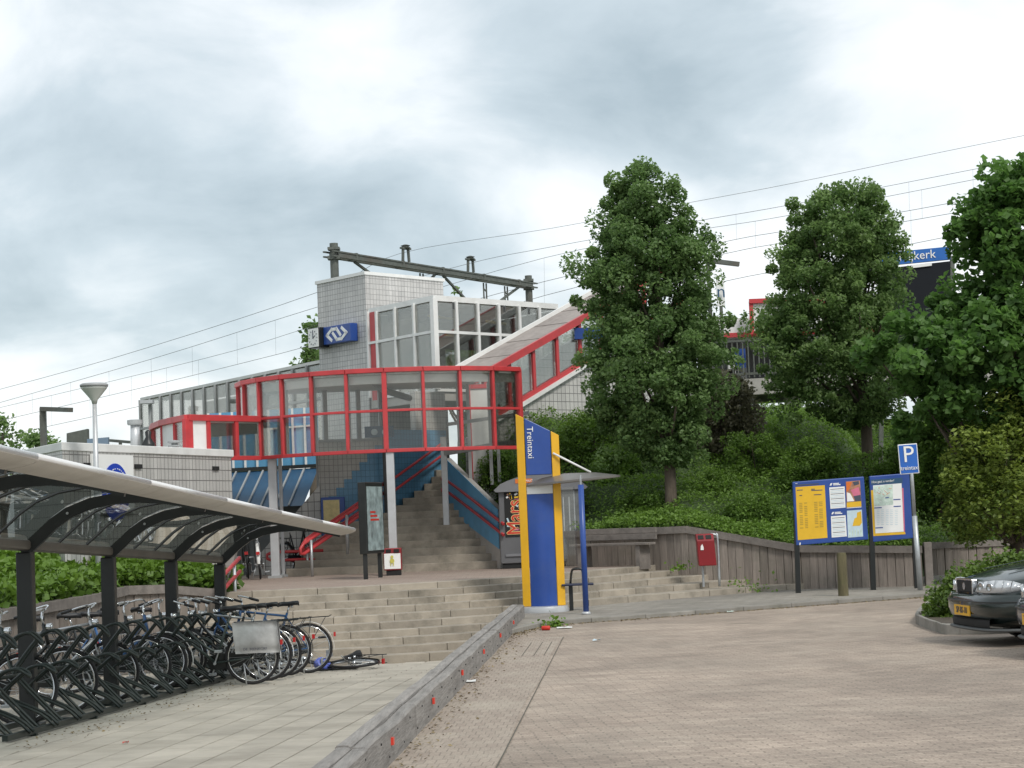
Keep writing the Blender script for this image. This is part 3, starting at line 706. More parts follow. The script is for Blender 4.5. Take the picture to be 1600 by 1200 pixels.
Yt = 37.5; b1 = D(1575, 770, Yt); tree('maple_tree', 'large leaved maple at the right edge overlapping the blue platform sign', (b1.x, b1.y, emb(b1.x, b1.y)[0] - .1), D(1590, 290, Yt), .13, rows3, Yt, 360, 100, .27, .15, 'leaf_maple', 21, 'trees on the embankment', up=.4, aspect=.9, extra=[(1556, 268), (1548, 300), (1540, 330), (1492, 362), (1500, 356), (1362, 545), (1356, 556), (1372, 560), (1384, 530), (1400, 505), (1412, 690), (1420, 670), (1408, 655)])
def shrub(name, label, rows, Y, n_cl, per, spread, leaf, material, seed, group=None, up=.3, aspect=.6, base_z=None):
    c = D((rows[-1][1] + rows[-1][2]) / 2, rows[-1][0], Y)
    t = thing(name, label, 'shrub', (c.x, c.y, base_z if base_z is not None else c.z), group)
    cl, pts, vv = crown_points(rows, Y, n_cl, per, spread, seed=seed)
    g = MB(); r_ = random.Random(seed)
    for (p, q, ax) in r_.sample(cl, min(14, len(cl))):
        b = V((c.x + r_.uniform(-.2, .2), c.y + r_.uniform(-.2, .2), ORG[t.name].z - .1)); g.tube([b, b.lerp(p, .5) + V((0, 0, .1)), p], [.022, .014, .006], 5)
    g.build('stems', 'bark', t, smooth=True)
    leaf_obj('foliage', leaf_mesh('foliage', pts, leaf, vv, material, up=up, aspect=aspect), t)
    return t
shrub('shrub', 'dark brownish shrub between the two embankment trees', [(592, 1120, 1150), (610, 1095, 1180), (650, 1080, 1195), (700, 1085, 1190), (735, 1100, 1170)], 43.2, 110, 90, .24, .10, 'leaf_dark', 31)
shrub('shrub', 'golden green spreading shrub at the right edge below the maple', [(610, 1560, 1650), (650, 1510, 1700), (690, 1480, 1720), (740, 1462, 1720), (790, 1456, 1720), (840, 1470, 1700)], 36.6, 210, 90, .24, .11, 'leaf_gold', 33, up=.9)
shrub('shrub', 'dark green shrub behind the parking sign under the maple', [(632, 1440, 1520), (660, 1420, 1560), (700, 1415, 1560), (750, 1420, 1540), (800, 1430, 1520)], 39.4, 110, 90, .24, .11, 'leaf_hedge', 35)
shrub('shrub', 'rounded hedge clump beside the tiled ramp wall', [(652, 895, 925), (662, 872, 955), (690, 860, 985), (725, 850, 985)], 43.2, 80, 90, .22, .08, 'leaf_hedge', 37)
for i, (cx, w_, y0, y1, Y, lab) in enumerate([(965, 95, 704, 800, 42.0, 'rounded green bush low on the bank left of the tall tree trunk'), (1110, 100, 738, 830, 40.6, 'rounded green bush right of the tall tree trunk'),
        (1185, 130, 668, 790, 41.8, 'largest rounded bush in the middle of the bank'), (1268, 110, 690, 800, 40.6, 'rounded bush rising behind the yellow timetable'), (1395, 90, 700, 800, 40.2, 'rounded bush behind the narrow map board'),
        (1010, 110, 770, 835, 39.8, 'low bush spilling over the wall above the bench'), (1180, 120, 775, 850, 38.6, 'low bush above the plank wall left of the boards'), (780, 66, 706, 760, 42.4, 'small bush above the blue stair wall')]):
    rows = [(y0, cx - w_ * .16, cx + w_ * .16), (lerp(y0, y1, .12), cx - w_ * .34, cx + w_ * .34), (lerp(y0, y1, .35), cx - w_ * .47, cx + w_ * .47), (lerp(y0, y1, .7), cx - w_ * .52, cx + w_ * .52), (y1, cx - w_ * .5, cx + w_ * .5)]
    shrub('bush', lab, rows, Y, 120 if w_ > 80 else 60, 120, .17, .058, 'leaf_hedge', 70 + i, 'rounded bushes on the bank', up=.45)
# bed with kerb by the parked cars
kb = [G(1700, 985, 0), G(1500, 992, 0), G(1462, 987, 0), G(1436, 977, 0), G(1432, 970, 0), G(1452, 950, 0), G(1500, 925, 0), G(1700, 905, 0)]
kb = [V((p.x, p.y, 0)) for p in kb]
cb = sum(kb, V((0, 0, 0))) / len(kb)
bed = thing('planting_kerb', 'grey kerb round the shrub bed beside the dark car', 'kerb', cb)
lo = smooth_path(kb, 4)
for a in range(0, len(lo) - 1, 2):
    q = lo[a:a + 3]
    if len(q) < 2: continue
    r = [p + (cb - p).normalized() * .13 for p in q][::-1]
    MB().prism([(p.x, p.y) for p in q + r], -.1, .125 + random.uniform(-.004, .004)).build('kerb_stone', 'kerb', bed, bevel=.012)
MB().prism([(p.x, p.y) for p in [p + (cb - p).normalized() * .12 for p in lo[:-1]]], -.1, .1).build('soil', mm.setdefault('earth', mat('earth', (.07, .055, .04), .95, var=.4, vscale=6)), bed)
shrub('shrub', 'low spreading green shrub in the kerbed bed left of the dark car', [(872, 1565, 1650), (885, 1515, 1650), (905, 1475, 1640), (930, 1452, 1620), (952, 1440, 1590), (978, 1436, 1575)], 26.2, 260, 90, .15, .065, 'leaf_low', 39, base_z=.1)
# distant trees
for i, (px0, px1, py0, py1, Y, lab) in enumerate([(-40, 48, 655, 740, 95, 'distant tree tops at the left edge above the bike shelter'), (34, 84, 676, 735, 88, 'small distant tree beside the platform lamp on the left'),
                                        (462, 512, 490, 600, 85, 'loose tree crown showing left of the tiled tower'), (815, 960, 505, 660, 84, 'tree seen through the sloping glazed stair'), (690, 745, 452, 600, 90, 'treetop peeping over the waiting room roof'), (640, 800, 535, 640, 88, 'tree seen through the waiting room glass')]):
    cx = (px0 + px1) / 2
    rows = [(py0, lerp(px0, cx, .75), lerp(px1, cx, .7)), (lerp(py0, py1, .3), lerp(px0, cx, .2), lerp(px1, cx, .1)), (lerp(py0, py1, .65), px0, px1), (py1, lerp(px0, cx, .3), lerp(px1, cx, .3))]
    b = D(cx, py1 + 10, Y); bz = -1.5 if px0 < 100 else 3.0
    tree('distant_tree', lab, (b.x, b.y, bz), D(cx, lerp(py0, py1, .25), Y), .2, rows, Y, 34, 30, .42, .24, 'leaf_tree2', 50 + i, 'trees beyond the railway', limbs=10)
# ---------------------------------------------------------------- station: round entrance canopy
UZ = V((0, 0, 1))
RC = XY(625, 41.85); RR = 3.3
zb, zm, ztp = D(607, 704, 38.5).z, D(607, 641, 38.5).z, D(607, 574, 38.5).z
def rp(th, r=RR): return V((RC.x + r * math.sin(R(th)), RC.y - r * math.cos(R(th)), 0))
can = thing('entrance_canopy', 'round red-framed glass canopy raised on grey columns above the entrance stair', 'canopy', (RC.x, RC.y, ZT))
TH = [52 - 13.1 * i for i in range(12)]
def at_z(p, z): return V((p.x, p.y, z))
for i, th in enumerate(TH):
    p = rp(th); z0 = zb if i <= 8 else zm
    w_ = .095 if i in (0, 4) else .06
    n = (p - RC).normalized(); t = V((-n.y, n.x, 0)); n = V((n.x, n.y, 0))
    m_ = MB(); m_.frame(p - t * w_ / 2 - n * .05 + UZ * (z0 + .02), t * w_, n * .1, UZ * (ztp - z0 - .06)); m_.build('mullion', 'red', can, bevel=.006)
    m_ = MB(); m_.frame(p - t * .03 - n * .13 + UZ * (z0 + .03), t * .06, n * .078, UZ * (ztp - z0 - .08)); m_.build('inner_post', 'grey', can)
for i in range(11):
    a, b = rp(TH[i]), rp(TH[i + 1]); full = i < 8
    for (z, h, w_, nm) in ((ztp - .045, .09, .15, 'top_rail'), (zm, .05, .08, 'middle_rail'), (zb, .07, .10, 'bottom_rail')):
        if nm == 'bottom_rail' and not full: continue
        MB().bar(at_z(a, z), at_z(b, z), w_, h).build(nm, 'red', can, bevel=.006)
    for (z0, z1) in ((zb, zm), (zm, ztp - .06)):
        if z0 == zb and not full: continue
        m_ = MB(); d = (b - a); n = V((d.y, -d.x, 0)).normalized() * .008
        m_.frame(at_z(a, z0) + d * .03 - n / 2, d * .94, n, UZ * (z1 - z0)); m_.build('pane', 'glass', can)
arc = [rp(TH[0] - 4 * i, RR - .02) for i in range(37)]
back = [XY(385, 43.3), XY(715, 43.3)]
MB().prism([(p.x, p.y) for p in arc + back], ztp - .13, ztp - .03).build('roof', 'ceil', can)
m_ = MB()
for i in range(26):
    a, b = rp(TH[0] - 4 * i * 1.44, RR - .09), rp(TH[0] - 4 * (i + 1) * 1.44, RR - .09)
    m_.frame(at_z(a, ztp - .30), b - a, (RC - a).normalized() * .05, UZ * .165)
m_.build('ceiling_edge', 'white', can)
for (px, Y, z1, w_) in ((612.5, 38.62, zb + .02, .155), (428, 39.9, zb + .02, .17), (440, 40.6, zb + .9, .07), (697, 41.9, 3.35, .13)):
    p = XY(px, Y); MB().frame(V((p.x - w_ / 2, p.y - w_ / 2, ZT)), V((w_, 0, 0)), V((0, w_, 0)), UZ * (z1 - ZT)).build('column', 'ltgrey', can, bevel=.012)
    MB().box((p.x, p.y, ZT + .02), (w_ + .12, w_ + .12, .05)).build('base_plate', 'grey', can)
p0, p1 = XY(697, 41.9), rp(TH[0])
MB().bar(at_z(p0, 3.0), at_z(p1, 3.12), .08, .10).build('brace_beam', 'grey', can)
# ducts and inner frames hanging under the roof
MB().tube([D(575, 590, 41), D(600, 610, 42.0), D(640, 622, 43.2)], .07, 10).build('duct', 'grey', can, smooth=True)
MB().tube([at_z(XY(604, 42.7), ZT + .8), at_z(XY(604, 42.7), ztp - .2)], .045, 10).build('down_pipe', 'inner', can, smooth=True)
for px in (735, 768, 780):
    a = XY(px, 42.0 if px > 700 else 43.0); MB().frame(at_z(a, 2.3 if px > 700 else 1.5), V((.07, 0, 0)), V((0, .07, 0)), UZ * (ztp - 2.45 if px > 700 else ztp - 1.65)).build('inner_post', 'grey', can)
MB().bar(D(700, 663, 42), D(826, 645, 41.0), .06, .07).build('inner_rail', 'grey', can)
dr = thing('doorway', 'white door panel in a red frame behind the right end of the round glass', 'door', at_z(XY(752, 42.6), 2.0))
a, b = D(737, 690, 42.6), D(772, 688, 42.6); z1 = D(752, 604, 42.6).z
MB().frame(V((a.x, a.y, 2.0)), V((b.x - a.x, b.y - a.y, 0)), V((0, .04, 0)), UZ * (z1 - 2.0)).build('panel', 'white', dr)
MB().frame(V((a.x - .05, a.y - .03, 2.0)), V((.06, 0, 0)), V((0, .06, 0)), UZ * (z1 - 1.95)).build('jamb', 'red', dr)
MB().frame(V((a.x + .02, a.y - .03, z1 - .04)), V((b.x - a.x + .02, 0, 0)), V((0, .06, 0)), UZ * .09).build('lintel', 'red', dr)

# lower canopy joined on the left
lcn = thing('side_canopy', 'lower red-framed canopy box joined to the left of the round glass screen', 'canopy', at_z(XY(330, 39.5), ZT))
J, K = rp(TH[8]), XY(297, 38.25)
d = K - J; fr = [0, .36, .74, .98]
def seg_panel(par, a, b, z0, z1, mt='glass', inset=.03):
    d = b - a; n = V((d.y, -d.x, 0)).normalized() * .01
    return MB().frame(at_z(a, z0) + d * inset - n / 2, d * (1 - 2 * inset), n, UZ * (z1 - z0)).build('pane' if mt.startswith('glass') else 'panel', mt, par)
pts = [J + d * f for f in (0.02, .35, .735, 1.0)]
arcs = [K, XY(277, 39.0), XY(257, 39.9), XY(244, 41.1), XY(241, 42.6)]
n_ = V((d.y, -d.x, 0)).normalized()
for i, (p, w_) in enumerate(zip(pts[1:], (.085, .085, .2))):
    e = d.normalized(); MB().frame(at_z(p, zb + .02) - e * w_ / 2 - n_ * .05, e * w_, n_ * .1, UZ * (zm - zb - .04)).build('mullion', 'red', lcn, bevel=.006)
seg_panel(lcn, pts[0], pts[1], zb, zm); seg_panel(lcn, pts[1], pts[2], zb, zm); seg_panel(lcn, pts[2], pts[3], zb, zm, 'white')
for z, h, w_, nm in ((zm, .12, .14, 'top_rail'), (zb, .085, .115, 'bottom_rail')):
    MB().bar(at_z(pts[0], z), at_z(K, z), w_, h).build(nm, 'red', lcn, bevel=.006)
    for a, b in zip(arcs, arcs[1:]): MB().bar(at_z(a, z), at_z(b, z), w_, h).build(nm, 'red', lcn, bevel=.006)
for i, (a, b) in enumerate(zip(arcs, arcs[1:])):
    seg_panel(lcn, a, b, zb, zm, 'white' if i == 1 else 'glass')
    MB().box(at_z(b, (zb + zm) / 2), (.07, .07, zm - zb)).build('mullion', 'red', lcn)
MB().prism([(p.x, p.y) for p in [J] + arcs + [XY(260, 46), XY(420, 44)]], zm - .09, zm - .02).build('roof', 'ceil', lcn)

# ---------------------------------------------------------------- inside the entrance: walls
def wall_strip(name, label, a, b, z0, z1, th, mt, cat='wall', zz1=None):
    t = thing(name, label, cat, at_z(a, z0)) if label else None
    d = b - a; n = V((-d.y, d.x, 0)).normalized() * th
    pts = [at_z(a, z0), at_z(b, z0), at_z(b, zz1 if zz1 is not None else z1), at_z(a, z1)]
    return t, pts, n
wA, wB, wC = XY(500, 42.5), XY(606, 43.0), XY(702, 44.7)
zA = D(560, 690, 42.8).z
t, pts, n = wall_strip('stair_wall', 'grey tiled wall with stepped blue tile field left of the entrance stair', wA, wB, ZT, zA, .15, 'tiledk')
MB().extrude(pts, n).build('tile_field', 'tiledk', t)
# stepped blue tiles, proud of the grey ones
nf = -n.normalized() * .004; d = wB - wA
def onA(f, z): return at_z(wA + d * f, z) + nf
stp = [(0.0, 1.15)]; zc = 1.75; f = .10
poly = [(.10, ZT + .01), (.10, 2.02)]
zc = 2.02
for i in range(7):
    poly += [(.13 + .118 * i, zc)]; zc += .178; poly += [(.13 + .118 * i, zc)]
poly += [(.985, min(zc, zA - .01)), (.985, ZT + .01)]
MB().extrude([onA(f, z) for f, z in poly], nf * 2).build('blue_tile_field', 'tilebl', t)
for px in (513, 547, 565, 600):                 # posts above the wall, open between
    f = (px - 500) / 106; p = wA + d * f; MB().box(at_z(p, (zA + ztp) / 2 - .05), (.09, .09, ztp - zA - .12), math.atan2(d.y, d.x)).build('window_post', 'grey', t)
MB().bar(at_z(wA, zA + .03) , at_z(wB, zA + .03), .2, .06).build('sill', 'grey', t)
t, pts, n = wall_strip('stair_wall', 'dark blue tiled wall with red handrails along the upper flight', wB, wC, ZT, D(640, 672, 43.8).z, .15, 'tilebl', zz1=D(640, 672, 43.8).z)
MB().extrude(pts, n).build('tile_field', 'tilebl', t)
pts2 = [at_z(wB, D(640, 672, 43.8).z + .003), at_z(wC, D(640, 672, 43.8).z + .003), at_z(wC, ztp - .14), at_z(wB + (wC - wB) * .5, ztp - .14), at_z(wB + (wC - wB) * .5, D(640, 672, 43.8).z + .003)]
MB().extrude([pts2[4], pts2[1], pts2[2], pts2[3]], n).build('upper_field', 'tiledk', t)
for dz in (0, .26):
    q = [D(612, 750, 42.9) - UZ * dz, D(655, 719, 43.6) - UZ * dz, D(696, 689, 44.4) - UZ * dz]
    MB().tube(q, .03, 8).build('handrail', 'red', t, smooth=True)
# blue stair display under the roof
s = thing('hanging_sign', 'dark blue hanging pictogram sign seen through the round glass', 'sign', D(594, 672, 42.5))
MB().frame(D(570, 684, 42.5), V((.62, 0, 0)), V((0, .12, 0)), UZ * .24).build('panel', 'dkblue', s, bevel=.01)
for px in (585, 602): MB().lathe([(.07, 0), (.07, .006)], D(px, 675, 42.49), 18, (0, -1, 0)).build('pictogram', 'skyprint', s)
# left recess: blue window wall, sloping dark panels, black floor zone
rw = thing('window_wall', 'blue window wall with white bars below the side canopy', 'wall', at_z(XY(430, 46), ZT))
a, b = XY(330, 46.5), XY(500, 45.6); d = b - a; n = V((-d.y, d.x, 0)).normalized()
za, zb2 = D(430, 731, 46).z, D(430, 640, 46).z
for i in range(9):
    p, q = a + d * (i / 9), a + d * ((i + 1) / 9)
    MB().frame(at_z(p, za) + n * .03, q - p, n * .02, UZ * (zb2 - za)).build('pane', 'bluewall', rw)
    MB().box(at_z(p, (za + zb2) / 2), (.05, .06, zb2 - za)).build('mullion', 'white', rw)
MB().bar(at_z(a, za), at_z(b, za), .1, .08).build('sill', 'black', rw)
MB().bar(at_z(a, D(430, 672, 46).z), at_z(b, D(430, 668, 46).z), .04, .04).build('transom', 'white', rw)
zc = D(430, 792, 44.6).z
for i in range(8):
    p, q = a + d * (i / 8), a + d * ((i + 1) / 8); o_ = -n * 1.5
    MB().poly(at_z(p, za - .05), at_z(p + d * .10, zc) + o_, at_z(q + d * .10, zc) + o_, at_z(q, za - .05)).build('sloping_panel', 'dkblue', rw)
    MB().bar(at_z(p, za - .03), at_z(p + d * .10, zc + .02) + o_, .04, .04).build('rib', 'grey', rw)
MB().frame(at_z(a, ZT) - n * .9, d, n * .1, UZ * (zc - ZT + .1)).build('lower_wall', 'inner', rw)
tw = thing('stair_flank', 'pale tiled triangular flank wall beside the entrance stair', 'wall', at_z(XY(450, 42.4), ZT))
Yq = 42.4; MB().extrude([D(500, 757, Yq), at_z(XY(500, Yq), ZT), at_z(XY(392, Yq), ZT), D(404, 868, Yq)], V((0, .18, 0))).build('tile_field', 'tile', tw)
MB().frame(at_z(XY(352, 43.0), ZT), V((.5, 0, 0)), V((0, .1, 0)), UZ * 1.4).build('dark_door', 'inner', tw)
MB().box(at_z(XY(500, 42.6), 1.9), (.09, .12, 2.64)).build('corner_post', 'grey', tw)

# ---------------------------------------------------------------- entrance stair
st = thing('entrance_stair', 'wide concrete stair narrowing as it climbs under the round canopy', 'stair', at_z(XY(620, 40.6), ZT))
NS = 14; SR = .152
SLX = [444, 458, 472, 486, 500, 514, 530, 596, 612, 630, 648, 664, 676, 684, 690, 694, 697]
def sL(k): i = min(int(k), 15); return lerp(SLX[i], SLX[i + 1], k - int(k))
def sR(k): return 777 - 11.2 * max(0, min(k, 9) - 2) + max(0, k - 9) * -.6
def sY(k): return 40.3 + .30 * k
for k in range(NS):
    l0, r0 = XY(sL(k), sY(k) + (.25 if k < 3 else .0)), XY(sR(k), sY(k)); l1, r1 = XY(min(sL(k), sL(k + 1)), sY(k + 1.4)), XY(sR(k + 1), sY(k + 1.4))
    if k == NS - 1: l1, r1 = XY(650, 45.5), XY(705, 45.5)
    h = ZT + SR * (k + 1)
    n = 1
    for j in range(n):
        a, b, c, e = l0.lerp(r0, j / n), l0.lerp(r0, (j + 1) / n - (.003 if j < n - 1 else 0)), l1.lerp(r1, (j + 1) / n - (.003 if j < n - 1 else 0)), l1.lerp(r1, j / n)
        MB().prism([(p.x, p.y) for p in (a, b, c, e)], h - SR - .35, h + random.uniform(-.002, .002)).build('tread', 'step', st, bevel=.012)
bw_ = thing('stair_side_wall', 'bright blue sloping side wall with two red handrails right of the stair', 'wall', at_z(XY(777, 40.3), ZT))
p, q = XY(779, 40.1), XY(699, 43.2)
nn = V((.12, .05, 0))
MB().extrude([at_z(p, ZT), at_z(p, D(779, 798, 40.1).z), at_z(q, D(699, 716, 43.2).z), at_z(q, ZT)], nn).build('wall_core', 'concrete', bw_)
fo = V((-.006, -.004, 0))
MB().extrude([at_z(p, D(779, 858, 40.1).z) + fo, at_z(p, D(779, 796, 40.1).z) + fo, at_z(q, D(699, 715, 43.2).z) + fo, at_z(q, D(699, 795, 43.2).z) + fo], fo * 2).build('blue_panel', 'bluewall', bw_)
for (ya, yb) in ((812, 754), (829, 771)):
    A_, B_ = D(778, ya, 39.95), D(703, yb, 42.9)
    e = (B_ - A_).normalized()
    MB().tube(smooth_path([A_ - e * .3, A_, B_, B_ + V((-.14, .1, .04)), B_ + V((-.17, .2, .1))], 4), .032, 8).build('handrail', 'red', bw_, smooth=True)
    for f in (.2, .55, .9):
        c = A_.lerp(B_, f); MB().tube([c + V((0, 0, -.02)), c + V((.1, .06, -.10))], .014, 6).build('bracket', 'grey', bw_)
def loop_rail(label, pts, posts, r=.034, drop=.20):
    t = thing('handrail', label, 'handrail', at_z(V(pts[0]), ZT))
    up_ = [V(p) for p in pts]; lo_ = [p - UZ * drop for p in up_]; e = (up_[0] - up_[1]).normalized()
    endp = [up_[0] + e * .10 - UZ * drop * .25, up_[0] + e * .10 - UZ * drop * .75]
    MB().tube(up_[::-1] + endp + lo_, r, 10).build('rail', 'red', t, smooth=True)
    for (p, z0) in posts: MB().tube([at_z(V(p), z0), V(p) - UZ * .02], .028, 8).build('post', 'galv', t, smooth=True)
    return t
a, b, c = D(478, 843, 39.9), D(560, 786, 41.2), D(604, 752, 43.0)
loop_rail('double red handrail with looped end on the left side of the stair', [a, b, c], [(D(486, 838, 39.9), ZT), (D(542, 800, 40.9), ZT + .5), (D(590, 764, 42.2), 1.2)])
a, b, c = D(474, 850, 39.6), D(556, 794, 40.9), D(596, 764, 42.6)
loop_rail('front double red handrail with looped end beside the stair poster', [a, b, c], [(D(486, 842, 39.7), ZT), (D(541, 803, 40.6), ZT + .4)])
a, b = D(425, 863, 41.0), D(505, 860, 41.2)
loop_rail('level double red rail low on the left of the stair', [a, b], [(D(440, 863, 41.0), ZT), (D(480, 862, 41.1), ZT)], drop=.17)
a, b = D(343, 905, 31.2), D(374, 872, 33.2)
loop_rail('short red handrail at the left end of the plaza steps', [a, b], [(D(346, 902, 31.4), -.2), (D(366, 880, 32.7), .2)], drop=.22)
# lit timetable case on the tile wall
pc = thing('poster_case', 'blue framed pale yellow timetable case against the stair wall', 'poster case', D(522, 850, 42.1))
a = D(503, 838, 42.1); MB().frame(a, V((.50, .05, 0)), V((0, .14, 0)), UZ * .82).build('case', 'tblue', pc, bevel=.01)
MB().frame(a + V((.05, -.008, .06)), V((.34, .034, 0)), V((0, .01, 0)), UZ * .70).build('timetable', mm.setdefault('palep', mat('poster_pale', (.62, .52, .25), .5, var=.25, vscale=10)), pc)
MB().box(a + V((.25, .1, -.5)), (.4, .1, 1.0)).build('pedestal', 'tblue', pc)

# ---------------------------------------------------------------- clock tower
tc_ = XY(570, 48.0, 424); TOPZ = D(569.5, 424, 48.0).z
def hit(p, az, px, py):                       # walk from p along a compass direction until it is seen at column px
    e = V((math.cos(R(az)), math.sin(R(az)), 0)); lo, hi = 0, 30
    r0 = lambda d: (lambda q: (800 + FPX * ((q - V((0, 0, EYE))).dot(_cr)) / (q - V((0, 0, EYE))).dot(_fwd)))(at_z(p + e * d, py))
    s_ = 1 if r0(5) > r0(0) else -1
    for _ in range(50):
        md = (lo + hi) / 2
        if (r0(md) - px) * s_ < 0: lo = md
        else: hi = md
    return p + e * lo
tl = hit(tc_, 129, 495, TOPZ); tr_ = hit(tc_, 49, 692, TOPZ)
tb4 = tl + (tr_ - tc_)
tow = thing('station_tower', 'pale grey tiled tower carrying the station clock and blue logo sign', 'tower', at_z(tc_, 0))
MB().prism([(p.x, p.y) for p in (tc_, tr_, tb4, tl)], .3, TOPZ - .08).build('wall', 'tiles', tow)
cen = (tc_ + tb4) / 2
MB().prism([tuple((p + (p - cen).normalized() * .05)[:2]) for p in (tc_, tr_, tb4, tl)], TOPZ - .08, TOPZ).build('coping', 'white', tow)
# clock and logo box on the left face
e = (tl - tc_).normalized(); nf = V((e.y, -e.x, 0)); nf = nf if nf.y < 0 else -nf
sg = thing('logo_sign', 'dark blue box sign with white double arrow logo on the tower', 'sign', D(540, 517, 47.0))
A_ = hit(tc_, 129, 561, 5.8); B_ = hit(tc_, 129, 519, 5.8)
z0, z1 = D(540, 533, 48.2).z, D(540, 505, 48.2).z
MB().frame(at_z(A_, z0) + nf * .02, B_ - A_, nf * .22, UZ * (z1 - z0)).build('box', 'tblue', sg, bevel=.012)
ex = (A_ - B_).normalized(); mid = at_z((A_ + B_) / 2, (z0 + z1) / 2) + nf * .245; wd = (A_ - B_).length
def stroke(pts, w_=.075):
    for p, q in zip(pts, pts[1:]):
        P, Q = mid + ex * p[0] + UZ * p[1], mid + ex * q[0] + UZ * q[1]
        e2 = (Q - P).normalized() * w_ * .45
        MB().bar(P - e2, Q + e2, .012, w_, up=UZ if abs((Q - P).normalized().z) < .9 else ex).build('logo_stroke', 'wprint', sg)
s_ = (z1 - z0) * .30; w2 = wd * .36
stroke([(-w2, 0), (-w2 * .5, s_), (0, s_), (w2 * .38, -s_ * .25)]); stroke([(w2, 0), (w2 * .5, -s_), (0, -s_), (-w2 * .38, s_ * .25)])
stroke([(-w2, 0), (-w2 * .55, -s_)]); stroke([(w2, 0), (w2 * .55, s_)])
ck = thing('station_clock', 'square white station clock beside the blue logo sign', 'clock', D(509, 522, 47.0))
A2 = hit(tc_, 129, 518.5, 5.8); B2 = hit(tc_, 129, 501, 5.8); z0, z1 = D(509, 538, 48.3).z, D(509, 506, 48.3).z
MB().frame(at_z(A2, z0) + nf * .06, B2 - A2, nf * .30, UZ * (z1 - z0)).build('case', 'black', ck, bevel=.02)
MB().frame(at_z(A2, z0) + nf * .36 + (B2 - A2) * .06 + UZ * .02, (B2 - A2) * .88, nf * .012, UZ * (z1 - z0 - .04)).build('face', 'wprint', ck)
cc = at_z((A2 + B2) / 2, (z0 + z1) / 2) + nf * .378
for k in range(12):
    a = k * math.pi / 6; dd = ex * math.sin(a) + UZ * math.cos(a); MB().bar(cc + dd * .155, cc + dd * .19, .01, .02, up=nf).build('hour_mark', 'dprint', ck)
for a, ln in ((R(62), .11), (R(0), .16)):
    dd = ex * math.sin(a) + UZ * math.cos(a); MB().bar(cc - dd * .02, cc + dd * ln, .01, .024, up=nf).build('hand', 'dprint', ck)

# ---------------------------------------------------------------- waiting room
wc = XY(677, 45.4, 461); WZ = D(677, 461, 45.4).z
wl = hit(wc, 125, 575, WZ); wr = hit(wc, 46, 872, WZ)
WB = D(677, 575, 45.4).z - .55
wrm = thing('waiting_room', 'white framed glass waiting room on top of the entrance', 'building', at_z(wc, WB))
wbk = wl + (wr - wc)
MB().prism([(p.x, p.y) for p in (wc, wr, wbk, wl)], WZ - .13, WZ).build('roof', 'white', wrm)
MB().prism([(p.x, p.y) for p in (wc, wr, wbk, wl)], WB - .2, WB).build('floor', 'concrete', wrm)
zmid = D(677, 518, 45.4).z
def glazed(par, a, b, z0, zm_, z1, n, w_, mt, gm, start_red=False, zbot=None):
    d = b - a; e = d.normalized(); nn = V((e.y, -e.x, 0)); rz = math.atan2(e.y, e.x)
    for i in range(n + 1):
        p = a + d * (i / n); MB().box(at_z(p, (z0 + z1) / 2), (w_, .10, z1 - z0 - .1), rz).build('mullion', mt, par, bevel=.005)
    for z in (z0 + .04, zm_): MB().bar(at_z(a, z), at_z(b, z), .085, .065).build('transom', mt, par)
    for i in range(n):
        for (q0, q1) in ((z0, zm_), (zm_, z1 - .1)):
            seg_panel(par, a + d * (i / n), a + d * ((i + 1) / n), q0, q1, 'red' if (start_red and i == 0) else gm, .02)
d = wl - wc
f0 = .86
glazed(wrm, wc, wc + d * f0, WB, zmid, WZ - .06, 3, .07, 'white', 'glassw')
seg_panel(wrm, wc + d * (f0 + .02), wl - d * .02, WB, zmid, 'red'); seg_panel(wrm, wc + d * (f0 + .02), wl - d * .02, zmid + .04, WZ - .1, 'red')
MB().box(at_z(wl, (WB + WZ) / 2), (.08, .1, WZ - WB - .14), math.atan2(d.y, d.x)).build('mullion', 'white', wrm)
MB().bar(at_z(wc + d * f0, zmid), at_z(wl, zmid), .08, .06).build('transom', 'white', wrm)
glazed(wrm, wc, wr, WB, zmid, WZ - .06, 6, .07, 'white', 'glassw')
MB().box(at_z(wc, (WB + WZ) / 2), (.13, .13, WZ - WB - .14), R(40)).build('corner_post', 'white', wrm)
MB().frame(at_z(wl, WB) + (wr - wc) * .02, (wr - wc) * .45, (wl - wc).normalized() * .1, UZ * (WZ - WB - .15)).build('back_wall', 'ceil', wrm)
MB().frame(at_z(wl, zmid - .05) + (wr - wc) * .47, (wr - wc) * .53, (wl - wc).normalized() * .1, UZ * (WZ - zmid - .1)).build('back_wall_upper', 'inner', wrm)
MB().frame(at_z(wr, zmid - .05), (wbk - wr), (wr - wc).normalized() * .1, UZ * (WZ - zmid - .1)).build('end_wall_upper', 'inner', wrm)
for (pxa, pya, pxb, pyb) in ((668, 493, 712, 498), (760, 502, 790, 506), (697, 523, 712, 524)):
    MB().tube([D(pxa, pya, 47.2), D(pxb, pyb, 47.8)], .035, 8).build('strip_light', 'tubelit', wrm, smooth=True)
for i in range(4): MB().bar(at_z(wc.lerp(wr, .15 + .2 * i), WZ - .22), at_z(wl.lerp(wbk, .15 + .2 * i), WZ - .22), .08, .16).build('roof_beam', 'inner', wrm)

